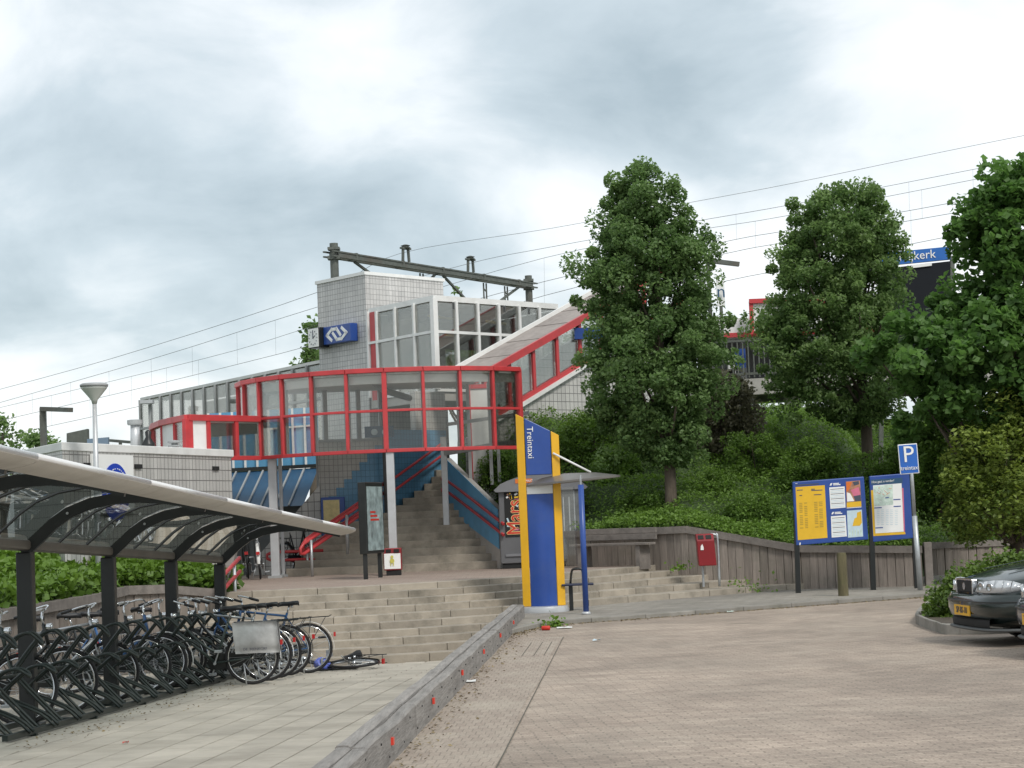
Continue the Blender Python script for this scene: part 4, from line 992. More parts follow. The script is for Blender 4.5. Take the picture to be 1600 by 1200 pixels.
# ---------------------------------------------------------------- glazed corridor left of the tower
cl_r = tl + V((.05, .05, 0)); CZ = D(495, 563, tl.y).z
cl_l = hit(cl_r, 120, 219, CZ)
cor = thing('glazed_corridor', 'long grey framed glass corridor running left from the tower', 'building', at_z(cl_l, CZ - 2.6))
d = cl_l - cl_r; e = d.normalized(); nn = V((e.y, -e.x, 0)); nn = nn if nn.y < 0 else -nn
glazed(cor, cl_r, cl_l, CZ - 2.4, CZ - .95, CZ, 15, .06, 'grey', 'glassw')
bk = -nn * 2.2
MB().extrude([at_z(cl_r, CZ - .06), at_z(cl_l, CZ - .06), at_z(cl_l + bk, CZ - .06), at_z(cl_r + bk, CZ - .06)], UZ * .08).build('roof', 'ceil', cor)
glazed(cor, cl_r + bk, cl_l + bk, CZ - 2.4, CZ - .95, CZ - .08, 15, .06, 'grey', 'glass')
for i in range(15):                            # stepped opaque panels on the far side
    hgt = (.30, .30, .45, .45, .6, .6, .75, .75, .6, .75, .9, .9, .75, .6, .45)[i]
    seg_panel(cor, cl_r + bk * .98 + d * (i / 15), cl_r + bk * .98 + d * ((i + 1) / 15), CZ - .1 - hgt, CZ - .12, 'concrete', .0)
MB().extrude([at_z(cl_r, CZ - 2.5), at_z(cl_l, CZ - 2.5), at_z(cl_l + bk, CZ - 2.5), at_z(cl_r + bk, CZ - 2.5)], UZ * .1).build('floor', 'concrete', cor)
for f in (.1, .4, .7, .97): MB().box(at_z(cl_r + d * f + bk * .5, CZ / 2 - 1.9), (.4, .4, CZ - 1.2)).build('pier', 'concrete', cor)

# ---------------------------------------------------------------- covered stair rising to the platform
ra = XY(790, 43.9); RZ0 = D(790, 571, 43.9).z
rb = hit(ra, 45, 926, 6.0); RZ1 = D(926, 489, rb.y).z
dirr = (rb - ra); gr = (RZ1 - RZ0) / dirr.length
ev = dirr.normalized(); wv = V((-ev.y, ev.x, 0))
def rpnt(s, z=0., off_=0.): return at_z(ra + ev * s + wv * off_, RZ0 + gr * s + z)
LN = dirr.length * 2.1
rmp = thing('covered_stair', 'sloping roofed stair with red framed windows rising to the platform', 'building', at_z(ra, 2.0))
slab = [rpnt(-.9, 0, -.05), rpnt(LN, 0, -.05), rpnt(LN, 0, 1.12), rpnt(-.9, 0, 1.12)]
MB().extrude(slab, UZ * .10).build('roof', 'roofbrown', rmp)
for i in range(7):                            # sheet seams
    s0 = -.6 + i * .95
    MB().bar(rpnt(s0, .105, .0), rpnt(s0, .105, 1.08), .02, .006).build('roof_seam', 'roofbrown', rmp)
MB().bar(rpnt(-.9, .03, -.09), rpnt(LN, .03, -.09), .08, .16).build('eaves_rail', 'red', rmp)
MB().bar(rpnt(-.9, .12, 1.15), rpnt(LN, .12, 1.15), .06, .14).build('verge_strip', 'white', rmp)
cz0 = D(830, 613, 44.4).z; s830 = (hit(ra, 45, 830, 5.0) - ra).length
c900 = hit(ra, 45, 900, 5.0); cg = (D(900, 572, c900.y).z - cz0) / ((c900 - ra).length - s830)
def low(s): return cz0 + cg * (s - s830)
for s0 in [s830 - 1.55 + .78 * i for i in range(8)]:
    if low(s0) < RZ0 + gr * s0 - .25: MB().frame(at_z(ra + ev * s0, low(s0)) - wv * .05, ev * .085, wv * .09, UZ * (RZ0 + gr * s0 - low(s0))).build('mullion', 'red', rmp)
for s0 in [s830 - 1.55 + .78 * i for i in range(7)]:
    P = [at_z(ra + ev * (s0 + .09), low(s0)), at_z(ra + ev * (s0 + .78), low(s0 + .72)), rpnt(s0 + .78), rpnt(s0 + .09)]
    if P[0].z < P[3].z: MB().extrude(P, wv * .012).build('pane', 'glass', rmp)
a, b = s830 - 2.0, LN
MB().bar(at_z(ra + ev * a, low(a)), at_z(ra + ev * b, low(b)), .09, .10).build('sill_rail', 'red', rmp)
MB().bar(at_z(ra + ev * a, low(a) - .10) - wv * .03, at_z(ra + ev * b, low(b) - .10) - wv * .03, .16, .08).build('coping', 'white', rmp)
MB().extrude([at_z(ra + ev * a, 1.2), at_z(ra + ev * b, 1.2), at_z(ra + ev * b, low(b) - .14), at_z(ra + ev * a, low(a) - .14)], wv * .15).build('tiled_wall', 'tile', rmp)
MB().extrude([at_z(ra + ev * (s830 + .2) + wv * 1.7, low(s830) - .5), at_z(ra + ev * b + wv * 1.7, low(b) - .5), at_z(ra + ev * b + wv * 1.7, low(b) + .1), at_z(ra + ev * (s830 + .2) + wv * 1.7, low(s830) + .1)], wv * .1).build('far_wall', 'tile', rmp)
s = thing('hanging_sign', 'blue hanging sign inside the sloping stair near the tree', 'sign', D(912, 520, 45.8))
MB().frame(D(898, 530, 45.6), V((.7, 0, 0)), V((0, .1, 0)), UZ * .26).build('panel', 'tblue', s)

# ---------------------------------------------------------------- low tiled building on the left
lr = XY(361, 36.3, 706); LZ = D(361, 703, 36.3).z
Yc = (LZ - EYE) * FPX / (832 - 690.5); lcr = XY(97, Yc, 692); ll = XY(20, Yc + 3.2, 700)
lb = thing('low_building', 'low flat-roofed building of pale grey tiles behind the bike shelter', 'building', at_z(lcr, 0))
bk = V((-.75, 4.0, 0))
MB().prism([(p.x, p.y) for p in (lcr, lr, lr + bk, ll + bk * .6, ll)], -.4, LZ - .13).build('wall', 'tile', lb)
cen = (lcr + lr + ll) / 3 + bk * .4
MB().prism([tuple((p + (p - cen).normalized() * .05)[:2]) for p in (lcr, lr, lr + bk, ll + bk * .6, ll)], LZ - .13, LZ).build('coping', 'white', lb, bevel=.01)
d = lr - lcr; e = d.normalized(); nf2 = V((e.y, -e.x, 0)); nf2 = nf2 if nf2.y < 0 else -nf2
def onw(px, z): return at_z(hit(lcr, math.degrees(math.atan2(e.y, e.x)), px, z), z)
for px, py in ((136, 713.5), (215, 717.5), (336, 722)):
    p = onw(px, LZ - .38); MB().frame(p - e * .12, e * .24, nf2 * .03, UZ * .07).build('wall_vent', 'dark', lb)
sgn = thing('wall_sign', 'white board with a blue disc of white dots on the low tiled building', 'sign', onw(172, LZ - .8))
p0, p1 = onw(141, LZ - 1.10), onw(206, LZ - 1.10)
MB().frame(p0 + nf2 * .02, p1 - p0, nf2 * .03, UZ * .93).build('board', 'wprint', sgn)
pc_ = (p0 + p1) / 2 + nf2 * .055 + UZ * .33 + (p1 - p0) * .04; MB().lathe([(.46, 0), (.46, .008)], pc_, 40, nf2).build('disc', mm.setdefault('discblue', mat('disc_blue', (.01, .05, .42), .4)), sgn)
for k in range(46):
    rr_ = .06 + .36 * ((k * .618) % 1) ** .5; a = k * 2.39996; MB().lathe([(.011, 0), (.011, .005)], pc_ + nf2 * .008 + e * rr_ * math.cos(a) + UZ * rr_ * math.sin(a), 6, nf2).build('dot', 'wprint', sgn)
# roof fittings
q = thing('roof_flue', 'tall grey flue pipe with cap on the low building roof', 'flue', D(210, 698, 37.0))
MB().tube([D(211, 705, 37.0), D(211, 664, 37.0)], .085, 14).build('pipe', 'ltgrey', q, smooth=True)
MB().lathe([(.13, 0), (.14, .03), (.14, .09), (.09, .1)], D(210.5, 664, 37.0), 18).build('cap', 'grey', q)
q = thing('roof_cowl', 'small black cone shaped cowl on the low building roof', 'cowl', D(231, 698, 37.0))
MB().lathe([(.13, 0), (.12, .08), (.05, .2), (.06, .3), (.02, .34)], D(232, 700, 37.0), 14).build('cone', 'black', q, smooth=True)
q = thing('roof_vent', 'short two tiered roof vent in front of the side canopy', 'vent', D(273, 702, 37.0))
MB().lathe([(.05, 0), (.05, .05), (.12, .05), (.12, .075), (.06, .08), (.06, .12), (.13, .12), (.13, .15), (.02, .17)], D(273, 702, 37.0), 16).build('stack', 'grey', q)
# lamp post in front of it
lp = D(150, 720, 30.0); lt = D(149, 625, 30.0); lbz = .4
lmp = thing('street_lamp', 'grey lamp post with white cone bowl head on the left', 'lamp', V((lp.x, lp.y, lbz)))
MB().tube([V((lp.x, lp.y, lbz)), V((lp.x, lp.y, 2.2)), V((lp.x, lp.y, lt.z))], [.05, .045, .032], 14).build('pole', 'ltgrey', lmp, smooth=True)
MB().lathe([(.035, -.06), (.05, 0), (.19, .17), (.205, .20)], V((lp.x, lp.y, lt.z)), 28).build('bowl', 'lampglass', lmp, smooth=True)
MB().lathe([(.21, .20), (.215, .235), (.18, .255), (.02, .262)], V((lp.x, lp.y, lt.z)), 28).build('lid', 'grey', lmp, smooth=True)
# ---------------------------------------------------------------- bicycle shelter
def shx(Y): return -4.71 + .0468 * (Y - 19.0)
def shz(Y): return -.039 * (Y - 19.0)
BAY = 3.13; PY = [19.0 + BAY * i for i in range(-2, 4)]
sh = thing('bicycle_shelter', 'long bicycle shelter with curved glass roof on square black posts', 'shelter', (shx(22), 22, pz(22)))
mm['gutter'] = mat('gutter_brown', (.13, .115, .10), .5, .1, var=.2, dirt=(.06, .055, .05, .5))
CS = [(-.04, 1.50), (.04, 1.545), (.14, 1.63), (.27, 1.745), (.42, 1.845), (.62, 1.92), (.86, 1.958), (1.12, 1.962), (1.38, 1.932), (1.60, 1.88), (1.74, 1.838)]
def cpt(i, Y, dz=0.): return V((shx(Y) + CS[i][0], Y, CS[i][1] + shz(Y) + dz))
for i, Y in enumerate(PY):
    if i > 0:
        x = shx(Y); z0 = pz(Y)
        MB().frame(V((x - .075, Y - .075, z0 - .02)), V((.15, 0, 0)), V((0, .15, 0)), UZ * (1.50 + shz(Y) - z0)).build('post', 'black', sh, bevel=.012)
        MB().box((x, Y, z0 + .01), (.26, .26, .03)).build('foot_plate', 'black', sh, bevel=.005)
    m_ = MB(); rows = []
    for k in range(len(CS)):
        a = cpt(max(k - 1, 0), Y); b = cpt(min(k + 1, len(CS) - 1), Y); t = (b - a).normalized(); n = V((-t.z, 0, t.x)); h = lerp(.075, .045, k / 10)
        c = cpt(k, Y); rows.append([c - n * h + V((0, -.035, 0)), c - n * h + V((0, .035, 0)), c + n * .045 + V((0, .035, 0)), c + n * .045 + V((0, -.035, 0))])
    for a, b in zip(rows, rows[1:]):
        for j in range(4): m_.poly(a[j], a[(j + 1) % 4], b[(j + 1) % 4], b[j])
    m_.poly(*rows[0]); m_.poly(*rows[-1][::-1]); m_.build('roof_rib', 'black', sh, auto=True)
    for k in (4, 8): MB().lathe([(.014, 0), (.012, .012)], cpt(k, Y) + V((0, -.035, -.012)), 8, (0, -1, 0)).build('bolt', 'galv', sh)
FS = [(1.73, 1.822), (1.85, 1.840), (1.915, 1.858), (1.945, 1.878), (1.948, 1.896), (1.925, 1.912), (1.84, 1.914), (1.73, 1.896)]
ye = [9.6] + PY[:-1] + [PY[-1] + .1]
for a, b in zip([9.6] + PY[:-1], PY[:-1] + [PY[-1] + .1]):
    m_ = MB(); ra_ = [V((shx(a) + x, a + .014, z + shz(a))) for x, z in FS]; rb_ = [V((shx(b) + x, b - .014, z + shz(b))) for x, z in FS]
    n = len(FS)
    for j in range(n): m_.poly(ra_[j], rb_[j], rb_[(j + 1) % n], ra_[(j + 1) % n])
    m_.poly(*ra_[::-1]); m_.poly(*rb_); m_.build('fascia', 'alu', sh, auto=True)
    MB().tube([V((shx(a) + 1.925, a + .014, 1.898 + shz(a))), V((shx(b) + 1.925, b - .014, 1.898 + shz(b)))], .026, 10).build('fascia_highlight', mm.setdefault('nose', mat('fascia_highlight', (.80, .79, .78), .25, .3, var=.06, dirt=(.5, .48, .45, .35), dscale=3)), sh, smooth=True)  # whitish tube paints the bright highlight along the rounded fascia edge
    MB().bar(V((shx(a) - .02, a, 1.545 + shz(a))), V((shx(b) - .02, b, 1.545 + shz(b))), .17, .10).build('gutter_beam', 'gutter', sh, bevel=.03)
for a, b in zip(PY, PY[1:]):
    for j in range(3):
        y0, y1 = lerp(a, b, j / 3) + .025, lerp(a, b, (j + 1) / 3) - .025; m_ = MB()
        for k in range(len(CS) - 1):
            p, q, r_, s_ = cpt(k, y0, .055), cpt(k + 1, y0, .055), cpt(k + 1, y1, .055), cpt(k, y1, .055)
            m_.poly(p, q, r_, s_)
        m_.build('roof_pane', 'glassr', sh, smooth=True)
        if j: m2 = MB().tube([cpt(k, lerp(a, b, j / 3), .05) for k in range(len(CS))], .014, 5); m2.build('glazing_bar', 'black', sh)

# ---------------------------------------------------------------- rack
rk = thing('bicycle_rack', 'dark green steel bicycle rack with a row of looped hoops', 'bike rack', (shx(22) + .3, 22, pz(22)))
def hoop_mesh(h, reach):
    P = [(.42 * reach, 0, .05), (.30 * reach, 0, .17), (.02, 0, h * .52), (.0, 0, h * .60), (.05, 0, h * .70), (.22, 0, h * .93), (.30, 0, h * .99), (.38, 0, h), (.44, 0, h * .95)]
    up_ = [V((x, -.055, z)) for x, _, z in P]; dn = [V((x, .055, z)) for x, _, z in P[::-1]]
    mid_ = [V((.47, -.03, h * .90)), V((.475, 0, h * .885)), V((.47, .03, h * .90))]
    return MB().tube(smooth_path(up_ + mid_ + dn, 3), .0145, 7).mesh('hoop', 'rack', True)
hi_, lo_ = hoop_mesh(.90, 1.0), hoop_mesh(.60, 1.15)
Y = 17.0; k = 0; ys_ = []
while Y < 28.3:
    x = shx(Y) + .02; z = pz(Y)
    piece('hoop', hi_ if k % 2 == 0 else lo_, rk, (x, Y, z), (1, 1, 1), -.047 + random.uniform(-.03, .03)); ys_.append(Y); Y += .392; k += 1
for dx, z in ((.44, .045), (.02, .05)):
    MB().bar(V((shx(16.8) + dx, 16.8, pz(16.8) + z)), V((shx(28.4) + dx, 28.4, pz(28.4) + z)), .05, .05).build('base_rail', 'rack', rk)
MB().tube([V((shx(16.8) + .03, 16.8, pz(16.8) + .50)), V((shx(28.4) + .03, 28.4, pz(28.4) + .50))], .02, 6).build('middle_rail', 'rack', rk)
for i in range(6):
    Y = 17.6 + 2.05 * i; MB().box((shx(Y) + .23, Y, pz(Y) + .012), (.5, .06, .03)).build('foot', 'rack', rk)

# ---------------------------------------------------------------- bicycles
mesh_cache = {}
def cached(key, fn):
    if key not in mesh_cache: mesh_cache[key] = fn()
    return mesh_cache[key]
def sub(name, me, parent, loc=(0, 0, 0)):
    o = bpy.data.objects.new(name, me); C.objects.link(o); o.parent = parent; o.location = loc; return o
mm['fr_black'] = mat('bike_black', (.014, .016, .016), .3, var=.15); mm['fr_green'] = mat('bike_dark_green', (.035, .05, .045), .3, var=.15)
mm['fr_blue'] = mat('bike_blue', (.035, .10, .24), .3, var=.12); mm['fr_silver'] = mat('bike_silver', (.42, .43, .44), .3, .7, var=.1); mm['guardw'] = mat('guard_white', (.72, .72, .70), .4)
mm['bag'] = mat('pannier_grey', (.45, .45, .445), .65, var=.22, vscale=6, bump=.6, bscale=9); mm['tail'] = mat('tail_red', (.45, .02, .02), .25)
WR = .345
def circ(r, n=32, c=(0, 0), y=0.): return [V((c[0] + r * math.cos(2 * math.pi * i / n), y, c[1] + r * math.sin(2 * math.pi * i / n))) for i in range(n)]
def m_tyre(): return MB().tube(circ(WR - .018), .018, 7, True).mesh('tyre', 'tyre', True)
def m_rim(): return MB().tube(circ(WR - .045, 28), .010, 6, True).tube([(0, -.04, 0), (0, .04, 0)], .022, 8).mesh('rim', 'chrome', True)
def m_spokes():
    g = MB()
    for i in range(18):
        a = 2 * math.pi * i / 18; g.tube([(.02 * math.cos(a + .6), .025 * (-1) ** i, .02 * math.sin(a + .6)), ((WR - .05) * math.cos(a), 0, (WR - .05) * math.sin(a))], .0022, 3)
    return g.mesh('spokes', 'galv')
def m_guard(a0, a1, mt):
    g = MB(); n = 14; r = WR + .022; rows = []
    for i in range(n + 1):
        a = R(lerp(a0, a1, i / n)); c, s = math.cos(a), math.sin(a)
        rows.append([V((r * c * .985, -.026, r * s * .985)), V((r * c, -.012, r * s)), V((r * c, .012, r * s)), V((r * c * .985, .026, r * s * .985))])
    for p, q in zip(rows, rows[1:]):
        for j in range(3): g.poly(p[j], p[j + 1], q[j + 1], q[j])
    return g.mesh('mudguard', mt, True)
def make_bike(label, frame='fr_black', guard='fr_black', bag=False, group=None, ladies=True, upright=True):
    t = thing('bicycle', label, 'bicycle', (0, 0, 0), group)
    for x in (0, 1.10):
        w_ = sub('wheel', cached('rim', m_rim), t, (x, 0, WR)); sub('tyre', cached('tyre', m_tyre), w_); sub('spokes', cached('spokes', m_spokes), w_)
    def fr():
        g = MB(); bb = V((.46, 0, .29)); st_ = V((.27, 0, .84)); h1, h0 = V((.90, 0, .93)), V((.945, 0, .72)); hub = V((1.10, 0, WR))
        g.tube([bb, st_], .017, 8); g.tube([h1, h0], .021, 8); g.tube([h0, bb], .019, 8)
        if ladies: g.tube(smooth_path([h1 - V((-.01, 0, .05)), V((.75, 0, .66)), V((.55, 0, .48)), V((.42, 0, .42))], 4), .016, 8)
        else: g.tube([h1 - V((-.01, 0, .04)), st_ - V((-.02, 0, .04))], .016, 8)
        for y in (-.05, .05):
            g.tube([V((.46, y * .6, .29)), V((0, y, WR))], .010, 6); g.tube([V((.29, y * .3, .80)), V((0, y, WR))], .008, 6)
            g.tube(smooth_path([h0 + V((0, y * .5, -.01)), V((1.0, y, .55)), V((1.10, y, WR))], 4), .011, 6)
        return g.mesh('frame', frame, True)
    sub('frame', cached(('fr', frame, ladies), fr), t)
    o = sub('mudguard', cached(('gr', guard), lambda: m_guard(20, 205 - 20, guard)), t, (0, 0, WR)); o = sub('mudguard', cached(('gf', guard), lambda: m_guard(35, 190, guard)), t, (1.10, 0, WR))
    def hb():
        g = MB(); a = V((.885, 0, .98)); g.tube([V((.90, 0, .93)), a, V((.895, 0, 1.06))], .014, 8)
        for s_ in (-1, 1): g.tube(smooth_path([V((.895, 0, 1.06)), V((.93, .10 * s_, 1.09)), V((.90, .24 * s_, 1.10)), V((.76, .29 * s_, 1.06))], 4), .011, 7)
        return g.mesh('handlebar', 'chrome', True)
    h_ = sub('handlebar', cached('hb', hb), t)
    def gp():
        g = MB()
        g.tube([V((.78, .285, 1.066)), V((.66, .295, 1.03))], .017, 8)
        return g.mesh('grip', 'saddle', True)
    sub('grip', cached('gp', gp), h_); sub('grip', cached('gp', gp), h_, (0, -.58, 0))
    def sd_():
        g = MB(); rows = []
        for i, (x, hw, z) in enumerate([(.10, .07, .985), (.12, .105, 1.0), (.18, .10, .998), (.25, .06, .99), (.33, .032, .992), (.38, .022, .985)]):
            rows.append([V((x, -hw, z - .03)), V((x, -hw * .7, z)), V((x, 0, z + .006)), V((x, hw * .7, z)), V((x, hw, z - .03)), V((x, hw * .5, z - .055)), V((x, -hw * .5, z - .055))])
        for a, b in zip(rows, rows[1:]):
            for j in range(7): g.poly(a[j], a[(j + 1) % 7], b[(j + 1) % 7], b[j])
        g.poly(*rows[0]); g.poly(*rows[-1][::-1]); return g.mesh('saddle', 'saddle', True)
    s_ = sub('saddle', cached('sd', sd_), t)
    sub('seat_post', cached('sp', lambda: MB().tube([(.27, 0, .83), (.235, 0, .95)], .013, 8).tube([(.20, -.03, .93), (.20, .03, .93)], .02, 8).mesh('seat_post', 'chrome', True)), s_)
    def rack_():
        g = MB()
        for y in (-.06, .06):
            g.tube([V((.20, y, .76)), V((-.30, y, .77)), V((-.34, y, .79))], .007, 5); g.tube([V((-.05, y, .77)), V((0, y, WR))], .006, 5); g.tube([V((-.26, y, .77)), V((0, y, WR))], .005, 5)
        for x in (.1, -.08, -.28): g.tube([V((x, -.06, .768)), V((x, .06, .768))], .006, 5)
        return g.mesh('luggage_rack', 'fr_black', True)
    sub('luggage_rack', cached('rk', rack_), t)
    sub('chain_case', cached(('cc', frame), lambda: MB().extrude([V((-.05, -.05, .29)), V((.0, -.05, .28)), V((.44, -.05, .19)), V((.54, -.05, .21)), V((.57, -.05, .29)), V((.54, -.05, .37)), V((.44, -.05, .395)), V((.0, -.05, .41)), V((-.05, -.05, .40))], V((0, -.02, 0))).mesh('chain_case', 'fr_black', False)), t)
    def cr():
        g = MB(); g.tube([V((.46, -.09, .29)), V((.52, -.09, .13))], .010, 6); g.tube([V((.46, .09, .29)), V((.40, .09, .45))], .010, 6); g.tube([V((.46, -.09, .29)), V((.46, .09, .29))], .018, 8)
        g.box((.52, -.14, .13), (.09, .09, .025)); g.box((.40, .14, .45), (.09, .09, .025)); return g.mesh('crank', 'galv', False)
    sub('crank', cached('cr', cr), t)
    sub('headlamp', cached('hl', lambda: MB().lathe([(.01, -.06), (.03, -.05), (.04, 0), (.035, .012), (.0, .015)], (.98, 0, .90), 14, (1, 0, -.1)).mesh('headlamp', 'chrome', True)), t)
    sub('tail_lamp', cached('tl', lambda: MB().box((-.375, 0, .52), (.03, .07, .06)).mesh('tail_lamp', 'tail')), t)
    sub('kickstand', cached('ks', lambda: MB().tube([(.10, .06, .28), (.06, .16, .01)], .009, 6).mesh('kickstand', 'galv', True)), t)
    if bag:
        for s2 in (-1, 1):
            g = MB(); n, mlt = 9, 7; rows = []
            for i in range(n):
                u = i / (n - 1); row = []
                for j in range(mlt):
                    v = j / (mlt - 1); x = lerp(-.335 - .03 * (1 - v), .225 + .03 * v - .03, u); z = lerp(.40, .79, v)
                    y = s2 * (.075 + .07 * math.sin(math.pi * min(1, v * 1.05)) ** .6 * (1 - .25 * abs(2 * u - 1)) + .012 * math.sin(9 * u + 5 * v) * (1 - v * .5) + .01 * noise.noise(V((u * 4, v * 4, 1))))
                    row.append(V((x, y, z)))
                rows.append(row)
            for a, b in zip(rows, rows[1:]):
                for j in range(mlt - 1): g.poly(a[j], b[j], b[j + 1], a[j + 1])
            edge = [r_[0] for r_ in rows] + rows[-1][1:] + [r_[-1] for r_ in rows[::-1]][1:] + rows[0][::-1][1:-1]
            for p, q in zip(edge, edge[1:] + edge[:1]): g.poly(p, q, V((q.x, s2 * .062, q.z)), V((p.x, s2 * .062, p.z)))
            b_ = sub('pannier', g.mesh('pannier', 'bag', True), t)
        text('pannier_print', 'DE_BIJENKORF', .045, 'dprint', t, V((-.06, .135, .46)), V((-1, 0, 0)), V((0, 0, 1)), lift=.012)
        tx = t.children[-1]
        t['label'] = label
    return t
def put(t, px, Y, rz, lean=0., z=None, tilt=0.):
    p = XY(px, Y); t.location = (p.x, p.y, (pz(Y) if z is None else z) + .002); t.rotation_euler = (lean, tilt, R(rz)); return t
BG = 'bicycles in the rack'
put(make_bike('dark green bicycle with grey double pannier bag at the rack end', 'fr_green', 'guardw', True, BG), 387, 25.1, 181, R(-3))
put(make_bike('black bicycle standing directly behind the bike with the grey pannier', 'fr_black', 'guardw', False, BG), 408, 25.75, 179, R(2))
put(make_bike('silver framed bicycle third from the front at the rack end', 'fr_silver', 'fr_black', False, BG, ladies=False), 424, 26.4, 183, R(-2))
put(make_bike('blue framed bicycle with white mudguard tip standing last by the steps', 'fr_blue', 'guardw', False, BG, ladies=False), 474, 27.6, 186, R(3))
put(make_bike('blue bicycle half hidden between the pannier bike and the steps', 'fr_blue', 'fr_black', False, BG), 440, 27.0, 176, R(4))
for i, (px, Y, rz, fr_, lab) in enumerate([(22, 20.4, 4, 'fr_black', 'black bicycle behind the rack, leftmost of those facing right'), (62, 22.3, -3, 'fr_silver', 'silver bicycle behind the rack between the first two visible posts'), (118, 23.8, 2, 'fr_black', 'black bicycle behind the rack just left of the second post'),
                                      (150, 25.6, 5, 'fr_green', 'dark green bicycle behind the rack near the third post'), (205, 27.4, -4, 'fr_black', 'black bicycle behind the rack near the last post'), (0, 18.9, 3, 'fr_green', 'dark green bicycle behind the rack at the left edge of the picture'), (0, 24.7, -2, 'fr_blue', 'blue bicycle behind the rack halfway between the second and third posts')]):
    o = put(make_bike(lab, fr_, 'fr_black', False, BG, ladies=i % 2 == 0), px, Y, rz, R(3 - 2 * i)); o.location.x = shx(Y) - 1.15
f = make_bike('fallen bicycle lying flat on the slabs at the foot of the steps', 'fr_black', 'fr_black', False, None)
p = XY(545, 28.0); f.location = (p.x - .1, p.y - .2, pz(28.0) + .06); f.rotation_euler = (R(86), 0, R(165))
sc_ = MB(); rows = []
b = thing('plastic_bag', 'crumpled blue plastic bag by the fallen bicycle', 'bag', at_z(XY(497, 28.3), pz(28.2)))
bm = bmesh.new(); bmesh.ops.create_icosphere(bm, subdivisions=3, radius=.13)
for v in bm.verts: v.co *= 1 + .35 * noise.noise(v.co * 9); v.co.z = max(v.co.z * .8 + .08, 0)
me = bpy.data.meshes.new('bag'); bm.to_mesh(me); bm.free(); me.materials.append(mm.setdefault('bagblue', mat('bag_blue', (.10, .14, .50), .4, var=.2))); sub('sheet', me, b)
for (px, Y, rz, fr_, lab) in ((404, 39.0, 97, 'fr_silver', 'silver bicycle parked under the side canopy beside the grey column'), (385, 39.8, 99, 'fr_black', 'black bicycle parked in the dark recess left of the entrance')):
    put(make_bike(lab, fr_, 'guardw' if fr_ == 'fr_silver' else 'fr_black', False, None), px, Y, rz, R(-4), ZT)
put(make_bike('black bicycle leaning by the low red rail at the stair foot', 'fr_black', 'fr_black', False, None), 448, 41.4, 70, R(-5), ZT)

# ---------------------------------------------------------------- taxi stand pylon
T0 = G(851, 956, ZS); Yt = T0.y
tx = thing('taxi_pylon', 'yellow and blue Treintaxi pylon with slanted top and grey canopy', 'pylon', T0)
def px_x(px, py=800): return D(px, py, Yt).x
xl0, xl1, xr0, xr1 = T0.x - .345, T0.x - .215, T0.x + .215, T0.x + .345
zt_l, zt_r = D(808, 647, Yt).z, D(876, 680, Yt).z
def ztop(x): return lerp(zt_l, zt_r, (x - xl0) / (xr1 - xl0))
Yf = Yt - .12; zb_ = ZS + .10
def strip(x0, x1, mt, nm, yf0, yf1, z0, top_=True, z1=None):
    a, b = V((x0, yf0, 0)), V((x1, yf1, 0)); bk = .16
    MB().prism([(a.x, a.y), (b.x, b.y), (b.x, Yt + bk), (a.x, Yt + bk)], z0, [ztop(x0), ztop(x1), ztop(x1), ztop(x0)] if top_ else z1).build(nm, mt, tx, bevel=.008)
strip(xl0, xl1 - .002, 'yellow', 'yellow_strip', Yf + .05, Yf, zb_)
strip(xr0 + .002, xr1, 'yellow', 'yellow_strip', Yf, Yf + .05, zb_)
strip(xl1 + .008, xr0 - .008, 'tblue', 'sign_panel', Yf + .012, Yf + .012, 2.28)
m_ = MB(); n = 10; arc = []
for i in range(n + 1):
    u = i / n; arc.append((lerp(xl1 + .006, xr0 - .006, u), Yf + .012 - .07 * math.sin(math.pi * u)))
MB().prism(arc + [(xr0 - .006, Yt + .15), (xl1 + .006, Yt + .15)], zb_, 1.965).build('curved_panel', 'tblue', tx, auto=True)
MB().prism(arc + [(xr0 - .006, Yt + .15), (xl1 + .006, Yt + .15)], 1.97, 2.10).build('white_band', 'wprint', tx)
MB().lathe([(.40, 0), (.40, .05), (.385, .095), (.2, .10)], (T0.x, Yt, ZS), 36).build('base_ring', 'ltgrey', tx, auto=True)
zmn = (zt_l + 2.3) / 2 + .06
text('sign_text', 'Treintaxi', .142, 'wprint', tx, V((T0.x - .125, Yf + .006, D(828, 692, Yt).z)), (0, 0, -1), (1, 0, 0), depth=.003)
# canopy plate
m_ = MB(); rim = []; cpx = D(893, 750, Yt); n = 36; zc_ = D(893, 747, Yt).z
for i in range(n):
    a = 2 * math.pi * i / n; x = cpx.x + .80 * math.cos(a); y = Yt + .10 + .58 * math.sin(a); rim.append(V((x, y, zc_ - .035 + .055 * math.cos(a))))
ctr = V((cpx.x - .1, Yt + .10, zc_ + .085)); mid_ = [ctr.lerp(p, .55) + UZ * .03 for p in rim]
for i in range(n):
    j = (i + 1) % n; m_.poly(rim[i], rim[j], mid_[j], mid_[i]); m_.poly(mid_[i], mid_[j], ctr)
    m_.poly(rim[j] - UZ * .03, rim[i] - UZ * .03, mid_[i] - UZ * .04, mid_[j] - UZ * .04); m_.poly(mid_[j] - UZ * .04, mid_[i] - UZ * .04, ctr - UZ * .04); m_.poly(rim[j], rim[i], rim[i] - UZ * .03, rim[j] - UZ * .03)
m_.build('canopy', mm.setdefault('canopyg', mat('canopy_grey', (.15, .14, .13), .35, .2, var=.15)), tx, auto=True)
MB().tube([D(864, 708, Yf - .02), D(923, 738, Yt - .1)], .017, 8).build('stay_rod', 'white', tx, smooth=True)
bp = G(916, 960, ZS); MB().tube([bp + UZ * .02, V((bp.x, bp.y, D(916, 757, bp.y).z))], .045, 16).build('post', 'tblue', tx, smooth=True)
